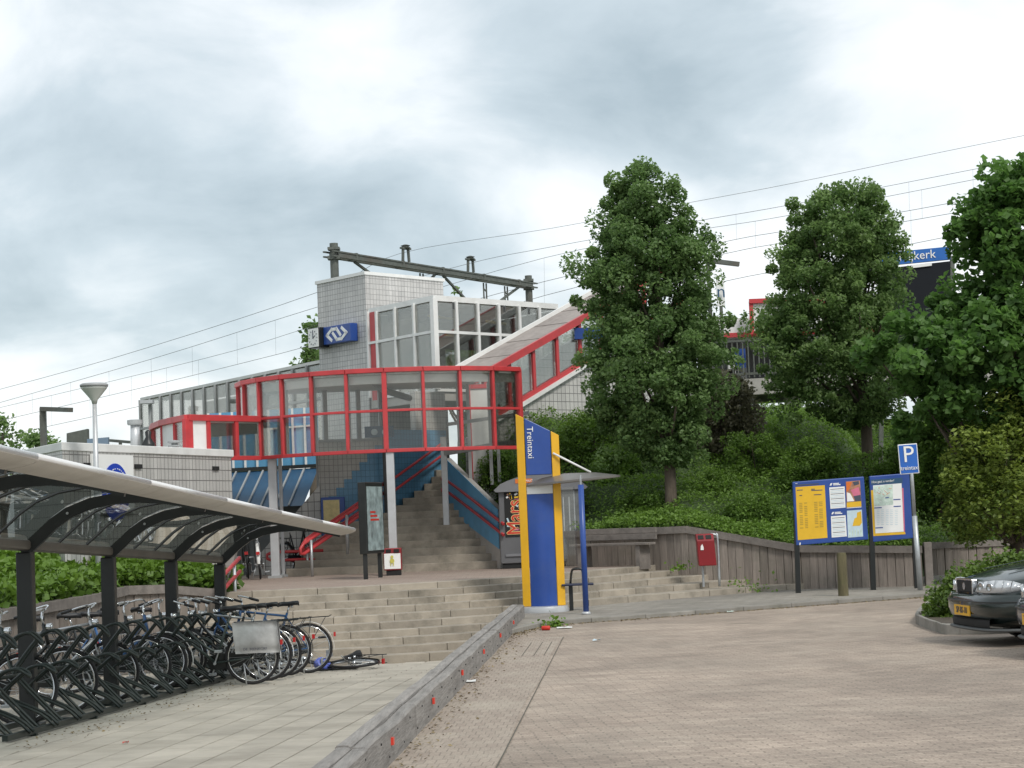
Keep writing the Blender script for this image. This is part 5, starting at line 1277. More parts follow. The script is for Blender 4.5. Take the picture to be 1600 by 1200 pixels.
MB().tube([V((bp.x, bp.y, D(916, 757, bp.y).z)), V((bp.x, bp.y, zc_ + .02))], .015, 8).build('post_pin', 'galv', tx)
MB().lathe([(.075, 0), (.07, .03), (.05, .045)], bp, 20).build('post_base', 'ltgrey', tx, smooth=True)
MB().frame(V((xr1 + .01, Yt + .02, ZS + .75)), V((bp.x - xr1 - .07, .0, 0)), V((0, .012, 0)), UZ * 1.25).build('glass_panel', 'glass', tx)
ps = thing('perch_seat', 'small dark perch seat with hooped back beside the taxi pylon', 'seat', G(898, 954, ZS))
s0 = G(898, 954, ZS); MB().box(s0 + V((.06, 0, .42)), (.52, .30, .035)).build('seat', mm.setdefault('navy', mat('navy_seat', (.015, .02, .05), .4)), ps, bevel=.012)
for dx in (-.05, .19): MB().box(s0 + V((dx, 0, .205)), (.065, .06, .40)).build('leg', 'black', ps)
MB().tube(smooth_path([s0 + V((-.05, .1, .43)), s0 + V((-.02, .11, .63)), s0 + V((.02, .11, .665)), s0 + V((.12, .11, .665)), s0 + V((.155, .11, .63)), s0 + V((.18, .1, .43))], 3), .02, 8).build('back_hoop', 'black', ps, smooth=True)

# ---------------------------------------------------------------- vending kiosk
kc = G(782, 889, ZT); Yk = kc.y; kx0, kx1 = D(783, 880, Yk).x, D(916, 880, Yk).x; ez = D(780, 766, Yk).z; pk = D(850, 734, Yk).z
ki_ = thing('vending_kiosk', 'dark grey arched-roof vending kiosk behind the taxi pylon', 'kiosk', V(((kx0 + kx1) / 2, Yk, ZT)))
kd = 1.0; q = MB().frame(V((kx0, Yk, ZT + .10)), V((kx1 - kx0, 0, 0)), V((0, kd, 0)), UZ * (ez - ZT - .10)); q.build('body', 'kiosk', ki_, bevel=.015)
MB().frame(V((kx0 + .03, Yk + .03, ZT)), V((kx1 - kx0 - .06, 0, 0)), V((0, kd - .06, 0)), UZ * .10).build('plinth', 'dark', ki_)
ar = []
for i in range(15):
    u = i / 14; ar.append(V((lerp(kx0 - .09, kx1 + .09, u), Yk - .09, ez + .02 + (pk - ez - .02) * math.sin(math.pi * (u * .86 + .07)) ** .8 - .07)))
ar[0].z = ez + .0; ar[-1].z = ez
ar += [V((kx1 + .05, Yk - .09, ez - .04)), V((kx0 - .05, Yk - .09, ez - .04))]
MB().extrude(ar, V((0, kd + .18, 0))).build('arched_roof', 'kiosk2', ki_)
f0, f1 = D(787, 840, Yk).x + .04, D(811, 840, Yk).x + .10
fz0, fz1 = D(800, 839, Yk).z, D(800, 769, Yk).z
MB().frame(V((f0, Yk - .012, fz0)), V((f1 - f0, 0, 0)), V((0, .01, 0)), UZ * (fz1 - fz0)).build('product_panel', 'dark', ki_)
rr = random.Random(5)
cols = ['skyprint', 'poster', 'skin', 'wprint', 'binred', 'skin', 'pink']
for i in range(26):
    u, v = rr.random(), rr.random(); c = V((lerp(f0 + .04, f1 - .04, u), Yk - .0135, lerp(fz0 + .04, fz1 - .04, v))); a = rr.uniform(0, 3.1)
    e1 = V((math.cos(a), 0, math.sin(a))) * rr.uniform(.03, .07); e2 = V((-math.sin(a), 0, math.cos(a))) * .016
    if min(c.x - f0, f1 - c.x) < .05: continue
    MB().poly(c - e1 - e2, c + e1 - e2, c + e1 + e2, c - e1 + e2).build('wrapper_print', cols[i % 7], ki_)
tg = text('brand_text_edge', 'Mars', .44, 'wprint', ki_, V(((f0 + f1) / 2 + .02, Yk - .0145, (fz0 + fz1) / 2 - .06)), (0, 0, 1), (-1, 0, 0), lift=.001, depth=.0, squash=.80)
mm['gold'] = mat('print_gold', (.75, .52, .22), .5)
tg.data.materials.clear(); tg.data.materials.append(mm['gold'])
mm['marsred'] = mat('print_red', (.55, .03, .015), .5)
for dx, dz in ((.012, .0), (-.012, 0), (0, .012), (0, -.012)):
    o = tg.copy(); C.objects.link(o); o.location = V(o.location) + V((dx, -.0004 * (1 + abs(dx) * 50), dz))
text('brand_text', 'Mars', .44, 'marsred', ki_, V(((f0 + f1) / 2 + .02, Yk - .019, (fz0 + fz1) / 2 - .06)), (0, 0, 1), (-1, 0, 0), lift=.001, depth=.0, squash=.80)
MB().frame(V((f1 + .05, Yk - .02, ZT + .35)), V((.05, 0, 0)), V((0, .02, 0)), UZ * 1.0).build('trim_strip', 'dark', ki_)
MB().frame(V((f0 - .01, Yk - .03, ZT + .24)), V((f1 - f0 + .02, 0, 0)), V((0, .03, 0)), UZ * .05).build('tray_lip', 'kiosk2', ki_)
lab = D(812, 752, Yk - .1); MB().frame(lab + V((-.09, 0, -.04)), V((.34, 0, 0)), V((0, .012, 0)), UZ * .085).build('orange_label', 'orange', ki_)
text('label_text', 'AUTOMAAT', .07, 'wprint', ki_, lab + V((-.03, -.004, .0)), (1, 0, 0), (0, 0, 1), lift=.003, align='LEFT', squash=.75)
gp0 = D(876, 884, Yk).x
MB().frame(V((gp0, Yk - .014, ZT + .14)), V((kx1 - gp0 - .04, 0, 0)), V((0, .012, 0)), UZ * (ez - ZT - .22)).build('grey_front_panel', mm.setdefault('kpanel', mat('kiosk_panel', (.12, .125, .125), .25, var=.2, vscale=4, dirt=(.3, .31, .31, .5), dscale=1.6)), ki_)
for px in (880, 889, 897):
    x = D(px, 800, Yk).x; MB().frame(V((x, Yk - .018, ZT + .65)), V((.022, 0, 0)), V((0, .003, 0)), UZ * (.85 - .12 * (px % 3))).build('pale_streak', mm.setdefault('pstreak', mat('streak_pale', (.42, .44, .45), .5, var=.3, vscale=12)), ki_)  # pale upright streaks on the grey front panel

# ---------------------------------------------------------------- info stand, bins, bench
ib = G(577, 905, ZT)
inf = thing('poster_stand', 'tall black double sided poster stand in front of the stair', 'poster stand', ib)
pa, pb = at_z(XY(572, ib.y), 0), at_z(XY(599, ib.y + 1.0), 0); e = (pb - pa).normalized(); nn = V((e.y, -e.x, 0)); z0, z1 = D(575, 866, ib.y).z, D(575, 753, ib.y).z
thk = .15; pa2 = pa - nn * thk
MB().frame(at_z(pa2, z0), pb - pa, nn * thk, UZ * (z1 - z0)).build('case', 'black', inf, bevel=.012)
MB().frame(at_z(pa, z0 + .06) + nn * .001 + e * .06, (pb - pa) - e * .12, nn * .008, UZ * (z1 - z0 - .14)).build('poster', mm.setdefault('postg', mat('poster_print', (.27, .34, .34), .3, var=.7, vscale=5.5)), inf)
for f_ in (.08, .92):
    c = pa.lerp(pb, f_) - nn * thk / 2; MB().box(at_z(c, (ZT + z0) / 2), (.08, .08, z0 - ZT + .04)).build('leg', 'black', inf)
pl = at_z(pa.lerp(pb, .5), (z0 + z1) / 2) + nn * .0105
for i in range(3): MB().frame(pl - e * .3 + UZ * (-.05 + i * .07), e * (.5 - .1 * i), nn * .002, UZ * .035).build('print_line', 'marsred', inf)

bb_ = at_z(XY(614, 38.2, 893), ZT); w_, h_ = .34, .52
bn = thing('litter_bin', 'dark litter bin with white panel and yellow figure at the column foot', 'litter bin', bb_)
MB().frame(bb_ + V((-w_ / 2, 0, .10)), V((w_, .03, 0)), V((0, .26, 0)), UZ * (h_ - .10)).build('body', 'binred', bn, bevel=.01)
MB().frame(bb_ + V((-w_ / 2 + .04, .04, .0)), V((w_ - .06, 0, 0)), V((0, .2, 0)), UZ * .11).build('foot', 'dark', bn)
for dx in (-.125, .03): MB().frame(bb_ + V((dx, -.006, h_ - .085)), V((.10, .009, 0)), V((0, .02, 0)), UZ * .065).build('slot', 'dark', bn)
MB().frame(bb_ + V((-w_ / 2 + .012, -.006, .125)), V((w_ - .03, .027, 0)), V((0, .008, 0)), UZ * .295).build('poster', 'wprint', bn)
yl = mm.setdefault('yfig', mat('yellow_figure', (.55, .50, .10), .5)); c = bb_ + V((-.01, -.0075, .28))
for (dx, dz, r_) in ((0, .075, .028), (0, .0, .045)): MB().lathe([(r_, 0), (r_, .003)], c + V((dx, .0, dz)), 16, (.0, -1, 0)).build('figure', yl, bn)
for dx in (-.025, .025): MB().frame(c + V((dx - .008, -.003, -.095)), V((.016, 0, 0)), V((0, .003, 0)), UZ * .06).build('figure_leg', yl, bn)

rb_ = G(1102, 899, ZS + .36); zb0 = ZS + .30
pxb = D(1100, 884, 36.2)
rbn = thing('litter_bin', 'maroon litter bin hung on a bent galvanised pole by the plank wall', 'litter bin', at_z(XY(1118, 36.2), .3))
pp = XY(1119, 36.2); zt_ = D(1110, 835, 36.2).z
MB().tube(smooth_path([at_z(pp, .2), at_z(pp, zt_ - .08), at_z(pp + V((-.03, 0, 0)), zt_ - .015), at_z(pp + V((-.12, 0, 0)), zt_ + .005)], 4), .024, 10).build('pole', 'galv', rbn, smooth=True)
MB().tube([at_z(XY(1094, 36.3), .2), at_z(XY(1094, 36.3), .75)], .022, 8).build('rear_leg', 'galv', rbn)
x0, x1 = D(1087, 840, 36.2).x, D(1116, 840, 36.2).x; zb1, ztb = D(1100, 884, 36.2).z, D(1100, 834, 36.2).z
yy = 36.05; dp = .30
P = [V((x0, yy - .02, ztb - .12)), V((x0 + .03, yy + .02, zb1)), V((x0 + .03, yy + dp - .05, zb1)), V((x0, yy + dp, ztb)), V((x0, yy + .10, ztb))]
MB().extrude(P, V((x1 - x0 - .02, 0, 0))).build('body', 'binred', rbn, bevel=.015)
for dx in (.03, .17): MB().extrude([V((x0 + dx, yy + .002, ztb - .098)), V((x0 + dx + .10, yy + .002, ztb - .098)), V((x0 + dx + .10, yy + .068, ztb - .03)), V((x0 + dx, yy + .068, ztb - .03))], V((0, -.006, .006))).build('slot', 'dark', rbn)
c = V((x0 + .09, yy - .012, ztb - .24)); MB().extrude([c + V((-.025, 0, -.05)), c + V((.03, 0, -.05)), c + V((.03, 0, .0)), c + V((.01, 0, .06)), c + V((-.02, 0, .02))], V((0, -.004, 0))).build('pictogram', 'wprint', rbn)

bnp = [XY(905, 38.95), XY(1024, 37.85)]; d = bnp[1] - bnp[0]; e = d.normalized(); nn = V((e.y, -e.x, 0))
ben = thing('park_bench', 'weathered grey timber bench built against the plank wall', 'bench', at_z(bnp[0].lerp(bnp[1], .5), ZT))
for k in range(3): MB().frame(at_z(bnp[0], ZT + .40) + nn * (.04 + .12 * k), d, nn * .11, UZ * .045).build('seat_plank', 'cap', ben, bevel=.006)
for k in range(2): MB().frame(at_z(bnp[0], ZT + .50 + .12 * k) - nn * .02, d, nn * .04, UZ * .105).build('back_plank', 'cap', ben, bevel=.006)
for f_ in (.10, .86): MB().frame(at_z(bnp[0] + d * f_, ZT - .06), e * .09, nn * .36, UZ * .46).build('leg', 'cap', ben)

# ---------------------------------------------------------------- timetable boards
Yb = 35.35
def fr_quad(mb, pts, Y, th): mb.extrude([D(x, y, Y) for x, y in pts], V((0, th, 0))); return mb
def zz(x, y): return (1220 + x / 6, 730 + y / 6)
def board(label, outer, posts):
    t = thing('timetable_board', label, 'notice board', at_z(XY(outer[0][0], Yb), ZS), 'timetable boards')
    fr_quad(MB(), outer, Yb, .10).build('frame', 'tblue', t, bevel=.015)
    for (xa, ya, xb, yb) in posts:
        P, Q = D(xa, ya, Yb + .05), D(xb, yb, Yb + .05); MB().bar(V((Q.x, Q.y, ZS - .02)), P, .085, .085).build('post', 'black', t)
    return t
def pr(t, name, mt, pts, lift=.004):
    return fr_quad(MB(), [zz(*p) for p in pts], Yb - lift, .003).build(name, mt, t)
t1 = board('wide blue board with yellow timetable and four small posters', [(1238.5, 753), (1350, 744.5), (1357, 843), (1244, 852.5)], [(1243.5, 800, 1247, 922)])
pr(t1, 'timetable', 'poster', [(138, 186), (412, 168), (438, 662), (160, 684)])
pr(t1, 'title_bar', 'dprint', [(140, 164), (355, 150), (356, 160), (141, 176)])
for i in range(15):
    for c_, wd_ in ((165, 30), (212, 28), (305, 32), (350, 34)):
        if (i + c_) % 7 == 3: continue
        y = 335 + i * 16.5 - (c_ - 165) * .065; x = c_ + (y - 186) * .045
        pr(t1, 'print_line', mm.setdefault('brownp', mat('print_brown', (.42, .27, .03), .5)), [(x, y), (x + wd_, y - 2), (x + wd_, y + 7), (x, y + 9)], .006)
for (x, y, l_) in ((150, 212, 55), (285, 203, 35), (285, 215, 105), (175, 262, 25), (310, 255, 70)): pr(t1, 'print_line', 'dprint', [(x, y), (x + l_, y - l_ * .05), (x + l_, y + 8 - l_ * .05), (x, y + 8)], .006)
for (oy, ox) in ((0, 0), (270, 16)):
    pr(t1, 'leaflet', 'wprint', [(454 + ox, 190 + oy), (598 + ox * .6, 180 + oy), (607 + ox * .8, 378 + oy), (466 + ox * .7, 390 + oy)])
    for i in range(12): pr(t1, 'print_line', 'skyprint' if i % 3 else 'dprint', [(464 + ox + i * .8, 206 + oy + i * 15), (588 + ox * .6 + i * .7, 197 + oy + i * 15), (588 + ox * .6 + i * .7, 202 + oy + i * 15), (464 + ox + i * .8, 211 + oy + i * 15)], .006)
    pr(t1, 'logo', 'wprint', [(458 + ox, 172 + oy), (468 + ox, 150 + oy), (484 + ox, 149 + oy), (474 + ox, 172 + oy)]); pr(t1, 'logo', 'wprint', [(490 + ox, 150 + oy), (545 + ox, 146 + oy), (545 + ox, 155 + oy), (490 + ox, 158 + oy)]); pr(t1, 'logo', 'wprint', [(490 + ox, 162 + oy), (560 + ox, 158 + oy), (560 + ox, 167 + oy), (490 + ox, 170 + oy)])
pr(t1, 'photo_poster', 'skin', [(610, 135), (742, 124), (754, 318), (618, 326)]); pr(t1, 'photo_area', 'orange', [(613, 140), (668, 136), (640, 215), (616, 230)], .006)
pr(t1, 'photo_area', 'pink', [(655, 215), (730, 185), (748, 262), (690, 285)], .0065); pr(t1, 'photo_area', 'dprint', [(680, 272), (748, 258), (752, 316), (700, 320)], .007); pr(t1, 'photo_area', 'dprint', [(672, 140), (730, 128), (735, 160), (690, 172)], .0062); pr(t1, 'photo_area', 'wprint', [(620, 236), (650, 245), (690, 318), (622, 322)], .0063)
pr(t1, 'photo_band', 'poster', [(617, 330), (754, 318), (756, 368), (618, 378)]); pr(t1, 'photo_band', 'wprint', [(618, 380), (756, 370), (756, 376), (618, 386)])
pr(t1, 'map_poster', 'skyprint', [(620, 408), (760, 398), (772, 650), (630, 660)]); pr(t1, 'map_land', 'poster', [(715, 425), (752, 412), (760, 520), (742, 548), (672, 552), (690, 480), (712, 470)], .006)
for i in range(5): pr(t1, 'print_line', 'mapgreen', [(640 + 26 * i, 592 - 2 * i), (652 + 26 * i, 591 - 2 * i), (654 + 26 * i, 646 - 2 * i), (642 + 26 * i, 647 - 2 * i)], .006)
pr(t1, 'logo', 'wprint', [(174, 708), (188, 706), (184, 730), (176, 731)]); pr(t1, 'logo', 'wprint', [(136, 152), (156, 150), (156, 154), (136, 156)])
t2 = board('narrower blue board with street map, right of the wide one', [(1358.5, 744), (1421, 739), (1427, 841), (1364, 847)], [(1360.5, 790, 1364.5, 920), (1426, 790, 1433, 921)])
pr(t2, 'yellow_sheet', 'poster', [(845, 216), (868, 214), (885, 620), (1165, 606), (1170, 628), (868, 646)]); pr(t2, 'pink_edge', 'pink', [(1136, 196), (1149, 195), (1164, 604), (1150, 606)])
pr(t2, 'header', 'dkblue', [(846, 118), (1140, 98), (1142, 148), (848, 166)]); text('header_text', 'Hoe gaat u verder?', .058, 'wprint', t2, D(*zz(957, 133), Yb - .008), D(1420, 739, Yb) - D(1358, 744, Yb), UZ, lift=.003, squash=.9)
pr(t2, 'street_map', 'wprint', [(864, 172), (1132, 150), (1152, 604), (888, 620)], .005)
pr(t2, 'street_map', 'mapgreen', [(868, 178), (1048, 162), (1054, 352), (878, 366)], .007)
rr = random.Random(9)
for i in range(16):
    x, y = rr.uniform(885, 1030), rr.uniform(190, 340); l_ = rr.uniform(15, 45); a = rr.uniform(-1, 1); pr(t2, 'map_street', 'wprint' if i % 3 else 'orange', [(x, y), (x + l_, y + a * l_), (x + l_, y + a * l_ + 4), (x, y + 4)], .0085)
for (x, y, l_) in ((878, 378, 68), (1056, 300, 66), (1058, 364, 68), (888, 565, 70), (980, 283, 34)): pr(t2, 'print_bar', 'tblue', [(x, y), (x + l_, y - 4), (x + l_, y + 5), (x, y + 9)], .009)
for i in range(9):
    for x in (900, 940, 985, 1025, 1070): pr(t2, 'print_line', 'skyprint', [(x, 400 + i * 17), (x + 26, 398 + i * 17), (x + 26, 402 + i * 17), (x, 404 + i * 17)], .0075)

# parking sign
Yp = 34.6; psg = thing('parking_sign', 'blue P treintaxi parking sign on a leaning grey pole', 'sign', at_z(XY(1437, Yp), ZS))
P, Q = D(1421.5, 696, Yp + .03), D(1438, 921, Yp + .03); P2 = D(1429, 806, Yp + .03)
MB().tube([V((Q.x, Q.y, ZS - .05)), P2], .045, 14).build('pole', 'galv', psg, smooth=True); MB().tube([P2, P], .031, 12).build('pole_top', 'galv', psg, smooth=True)
def q3(x, y): return (1160 + x / 3.636, 680 + y / 3.636)
ex = (D(*q3(1003, 215), Yp) - D(*q3(900, 222), Yp)); 
fr_quad(MB(), [q3(882, 54), q3(992, 46), q3(1006, 216), q3(897, 224)], Yp, .02).build('plate', 'wprint', psg, bevel=.01)
fr_quad(MB(), [q3(887, 59), q3(988, 51), q3(1001, 211), q3(902, 219)], Yp - .003, .003).build('blue_face', mm.setdefault('pblue', mat('parking_blue', (.02, .12, .46), .3)), psg)
upv = (D(*q3(940, 60), Yp) - D(*q3(954, 215), Yp)).normalized()
text('letter_p', 'P', .40, 'wprint', psg, D(*q3(943, 112), Yp - .006), ex, upv, depth=.003); text('sign_text', 'treintaxi', .105, 'wprint', psg, D(*q3(951, 186), Yp - .006), ex, upv, depth=.003, squash=.9)
bo = G(1318, 931, ZS)
bl = thing('bollard', 'squat mossy wooden bollard standing before the timetable boards', 'bollard', bo)
MB().lathe([(.088, 0), (.085, .3), (.082, .70), (.07, .745), (.0, .75)], bo + V((0, 0, -.02)), 14).build('shaft', mm.setdefault('boll', mat('bollard_wood', (.11, .095, .05), .9, var=.4, vscale=5, grain=(3, 3, .5), bump=.5, dirt=(.09, .11, .03, .6))), bl, auto=True)

# ---------------------------------------------------------------- cars
def make_car(label, paint, plate):
    t = thing('parked_car', label, 'car', (0, 0, 0))
    S = [(0.03, .40, .27, .50, .56, .60), (0.0, .56, .24, .56, .62, .66), (-.04, .68, .22, .62, .68, .715), (-.10, .76, .20, .655, .715, .75), (-.20, .82, .185, .68, .745, .785), (-.36, .85, .18, .705, .785, .83), (-.7, .87, .18, .74, .84, .885), (-1.15, .875, .18, .78, .89, .93), (-1.5, .875, .18, .80, .92, .95), (-2.6, .88, .18, .82, .93, .95), (-3.6, .875, .19, .84, .94, .97), (-4.2, .85, .22, .86, .95, .98), (-4.42, .78, .28, .84, .92, .95), (-4.5, .60, .36, .78, .84, .86)]
    g = MB(); rows = []
    for (x, hw, zl, zs, zh, zt2) in S:
        half = [(0, zl), (hw * .8, zl), (hw * .97, zl + .10), (hw, .45 if zl < .3 else zl + .16), (hw * .985, zs), (hw * .93, zs + .035), (hw * .70, zh), (hw * .35, zt2 - .006), (0, zt2)]
        rows.append([V((x, y, z)) for y, z in half] + [V((x, -y, z)) for y, z in half[::-1][1:-1]])
    n = len(rows[0])
    for a, b in zip(rows, rows[1:]):
        for j in range(n): g.poly(a[j], b[j], b[(j + 1) % n], a[(j + 1) % n])
    g.poly(*rows[0]); g.poly(*rows[-1][::-1])
    o = g.build('body', paint, t, smooth=True); sd_ = o.modifiers.new('s', 'SUBSURF'); sd_.levels = 1; sd_.render_levels = 1
    bm = bmesh.new(); bm.from_mesh(o.data); bmesh.ops.remove_doubles(bm, verts=bm.verts, dist=1e-4); bmesh.ops.recalc_face_normals(bm, faces=bm.faces); bm.to_mesh(o.data); bm.free()
    g = MB(); rows = []
    for (x, hw, z) in [(-1.35, .74, .93), (-2.0, .60, 1.36), (-2.4, .58, 1.42), (-3.3, .58, 1.43), (-4.0, .59, 1.36), (-4.4, .70, .95)]:
        rows.append([V((x, -.80 if z > 1 else -hw, .93)), V((x, -hw, z - .02)), V((x, -hw * .8, z)), V((x, hw * .8, z)), V((x, hw, z - .02)), V((x, .80 if z > 1 else hw, .93))])
    for a, b in zip(rows, rows[1:]):
        for j in range(5): g.poly(a[j], a[j + 1], b[j + 1], b[j])
    g.build('windows', 'carglass', t, auto=True)
    MB().frame(V((-3.95, -.57, 1.435)), V((1.95, 0, 0)), V((0, 1.14, 0)), UZ * .03).build('roof', paint, t, bevel=.012)
    con = [(.0, .062), (.30, .058), (.48, .04), (.62, .01), (.72, -.045), (.80, -.13), (.86, -.26), (.885, -.45)]
    def band(z0, z1, out, mt, nm, y0=-.885, y1=.885):
        C2 = [(-y, x) for y, x in con[::-1]] + con[1:]; C2 = [c for c in C2 if y0 - 1e-6 <= c[0] <= y1 + 1e-6]; g = MB(); h = (z0 + z1) / 2
        def pt(c, f, z): return V((c[1] + f, c[0] * (1 + f * .2), z))
        for a, b in zip(C2, C2[1:]):
            g.poly(pt(a, out * .5, z0), pt(b, out * .5, z0), pt(b, out, lerp(z0, z1, .3)), pt(a, out, lerp(z0, z1, .3))); g.poly(pt(a, out, lerp(z0, z1, .3)), pt(b, out, lerp(z0, z1, .3)), pt(b, out, lerp(z0, z1, .75)), pt(a, out, lerp(z0, z1, .75)))
            g.poly(pt(a, out, lerp(z0, z1, .75)), pt(b, out, lerp(z0, z1, .75)), pt(b, out * .3, z1), pt(a, out * .3, z1)); g.poly(pt(a, out * .3, z1), pt(b, out * .3, z1), pt(b, -.08, z1), pt(a, -.08, z1)); g.poly(pt(b, out * .5, z0), pt(a, out * .5, z0), pt(a, -.1, z0), pt(b, -.1, z0))
        o = g.build(nm, mt, t, smooth=True); bm = bmesh.new(); bm.from_mesh(o.data); bmesh.ops.remove_doubles(bm, verts=bm.verts, dist=1e-4); bm.to_mesh(o.data); bm.free(); return o
    band(.31, .565, .055, paint, 'bumper'); band(.47, .505, .062, 'black', 'bumper_strip'); band(.19, .30, .015, 'dark', 'air_intake', -.62, .62); band(.165, .20, .05, mm.setdefault('lipg', mat('lip_grey', (.08, .085, .085), .5)), 'spoiler')
    # grille
    m_ = MB().frame(V((.0, -.27, .575)), V((.075, 0, 0)), V((0, .54, 0)), UZ * .145); gr_ = m_.build('grille', 'dark', t, bevel=.02)
    for y in (-.275, .255): MB().frame(V((.02, y, .57)), V((.062, 0, 0)), V((0, .02, 0)), UZ * .155).build('grille_trim', 'chrome', gr_, bevel=.005)
    MB().frame(V((.02, -.27, .715)), V((.058, 0, 0)), V((0, .54, 0)), UZ * .018).build('grille_trim', 'chrome', gr_)
    MB().lathe([(.04, 0), (.04, .012)], (.072, 0, .648), 18, (1, 0, 0)).build('badge', 'chrome', gr_)
    for s_ in (-1, 1):
        hl = [(.33, .05, .60, .68), (.42, .038, .592, .70), (.55, .010, .588, .715), (.66, -.033, .588, .725), (.745, -.098, .59, .725), (.80, -.178, .595, .715), (.835, -.268, .61, .685), (.842, -.31, .632, .655)]
        g = MB()
        for a, b in zip(hl, hl[1:]):
            P = [V((a[1] + .02, s_ * (a[0] + .0), a[2])), V((b[1] + .02, s_ * b[0], b[2])), V((b[1] - .01, s_ * b[0] * .985, b[3])), V((a[1] - .02, s_ * a[0], a[3]))]
            P = P if s_ > 0 else P[::-1]; g.poly(*P)
            Q2 = [P[0] + V((-.12, 0, 0)), P[1] + V((-.12, 0, 0))]
        o = g.build('headlight', 'lens', t, smooth=True); sd_ = o.modifiers.new('t', 'SOLIDIFY'); sd_.thickness = .03; sd_.offset = -1
        for (yc, xc, r_) in ((.44, .03, .055), (.60, -.012, .05)): MB().lathe([(r_, -.02), (r_, .004), (r_ * .8, .006), (r_ * .3, -.004), (0, -.004)], (xc + .012, s_ * yc, .65), 16, (1, s_ * .35, .05)).build('reflector', 'chrome', o, smooth=True)
        MB().frame(V((-.14, s_ * .80 - .006, .44)), V((-.13, s_ * .055, 0)), V((0, .012, 0)), UZ * .04).build('side_marker', mm.setdefault('amber', mat('amber_lens', (.55, .10, .02), .2)), t)
        for x in (-.92, -3.5):
            w_ = MB().lathe([(.19, -.10), (.2, -.02), (.18, .0), (.06, -.01), (.0, -.005)], (x, s_ * .80, .31), 20, (0, s_, 0)).build('wheel', 'ltgrey', t, smooth=True)
            MB().lathe([(.20, -.19), (.29, -.19), (.31, -.16), (.31, -.04), (.295, .0), (.20, .0)], (x, s_ * .80, .31), 28, (0, s_, 0)).build('tyre', 'tyre', w_, smooth=True)
            MB().lathe([(.355, -.12), (.355, .083)], (x, s_ * .80, .33), 24, (0, s_, 0)).build('wheel_arch', 'dark', t)
    pl = MB().frame(V((.11, -.26, .325)), V((.012, 0, 0)), V((0, .52, 0)), UZ * .115).build('number_plate', 'yellow', t)
    text('plate_text', plate, .10, 'dprint', pl, V((.123, 0, .383)), (0, 1, 0), (0, 0, 1), lift=.002)
    for s_ in (-1, 1): MB().tube([(-.30, s_ * .02 + .35 * s_, .82), (-1.2, s_ * .62, .935)], .006, 4).build('bonnet_crease', paint, t)
    return t
mm['paint_green'] = mat('paint_dark_green', (.010, .018, .016), .2, .0, var=.08, coat=.6); mm['paint_blue'] = mat('paint_dark_blue', (.02, .025, .05), .22, .2, var=.08, coat=.6)
c1 = make_car('dark green estate car nosing in from the right edge beside the shrub bed', 'paint_green', 'SP-BS-10'); p = XY(1507, 22.5); c1.location = (p.x, p.y - .12, 0.0); c1.rotation_euler = (0, 0, R(186))
c2 = make_car('second dark car just entering the frame at the right edge, its yellow plate showing', 'paint_blue', 'TL-ZX-43'); p = XY(1619, 20.1); c2.location = (p.x, p.y, 0.0); c2.rotation_euler = (0, 0, R(184))

# ---------------------------------------------------------------- overhead line
pL, pR = D(522, 392, 60), None
zB = D(522, 398, 60.0).z; Yr = (zB - EYE) * FPX / (803 - 445); pRx = XY(826, Yr, 445); pLx = XY(522, 60.0, 398)
por = thing('catenary_portal', 'dark steel portal beam on two posts above the tower', 'gantry', at_z(pLx, 4.0))
for p in (pLx, pRx):
    MB().lathe([(.13, 0), (.13, zB - 3.65)], at_z(p, 4.0), 12).build('post', 'steel', por)
    MB().box(at_z(p, zB + .18), (.36, .36, .08)).build('post_cap', 'steel', por); MB().box(at_z(p, zB - .1), (.38, .38, .10)).build('post_cap', 'steel', por)
d = (pRx - pLx); e = d.normalized(); nn = V((-e.y, e.x, 0))
for s_ in (-.17, .17):
    for dz in (.075, -.075): MB().bar(at_z(pLx, zB + dz) + nn * s_ - e * .3, at_z(pRx, zB + dz) + nn * s_ + e * .3, .07, .045).build('chord', 'steel', por)
    MB().bar(at_z(pLx, zB) + nn * s_, at_z(pRx, zB) + nn * s_, .02, .10).build('web', 'steel', por)
for f_ in (.08, .30, .50, .72, .92): MB().box(at_z(pLx + d * f_, zB + .02), (.1, .40, .20), math.atan2(e.y, e.x)).build('batten', 'steel', por)
for f_ in (.335, .67):
    c = pLx + d * f_
    for s_ in (-.18, .18): MB().bar(at_z(c + e * s_, zB + .15), at_z(c + e * s_ * .8, zB + .58), .07, .07).build('insulator_leg', 'steel', por)
    MB().lathe([(.10, 0), (.17, .03), (.10, .07), (.16, .10), (.05, .14)], at_z(c, zB + .56), 12).build('insulator', 'steel', por); MB().box(at_z(c, zB + .57), (.5, .12, .06), math.atan2(e.y, e.x)).build('insulator_bar', 'steel', por)
for f_ in (.41, .745, .865):
    c = pLx + d * f_
    for s_ in (-.09, .09): MB().bar(at_z(c + e * s_, zB - .16), at_z(c + e * s_, zB - 1.5), .055, .055).build('drop_post', 'steel', por)
    for k in range(4): MB().bar(at_z(c - e * .09, zB - .35 - .33 * k), at_z(c + e * .09, zB - .45 - .33 * k), .035, .035).build('lacing', 'steel', por)
for (f0_, f1_, z1_) in ((.09, .28, -.9), (.52, .70, -1.2), (.48, .43, -.5), (.94, .78, -.95)): MB().bar(at_z(pLx + d * f0_, zB - .12), at_z(pLx + d * f1_, zB + z1_), .07, .07).build('brace', 'steel', por)
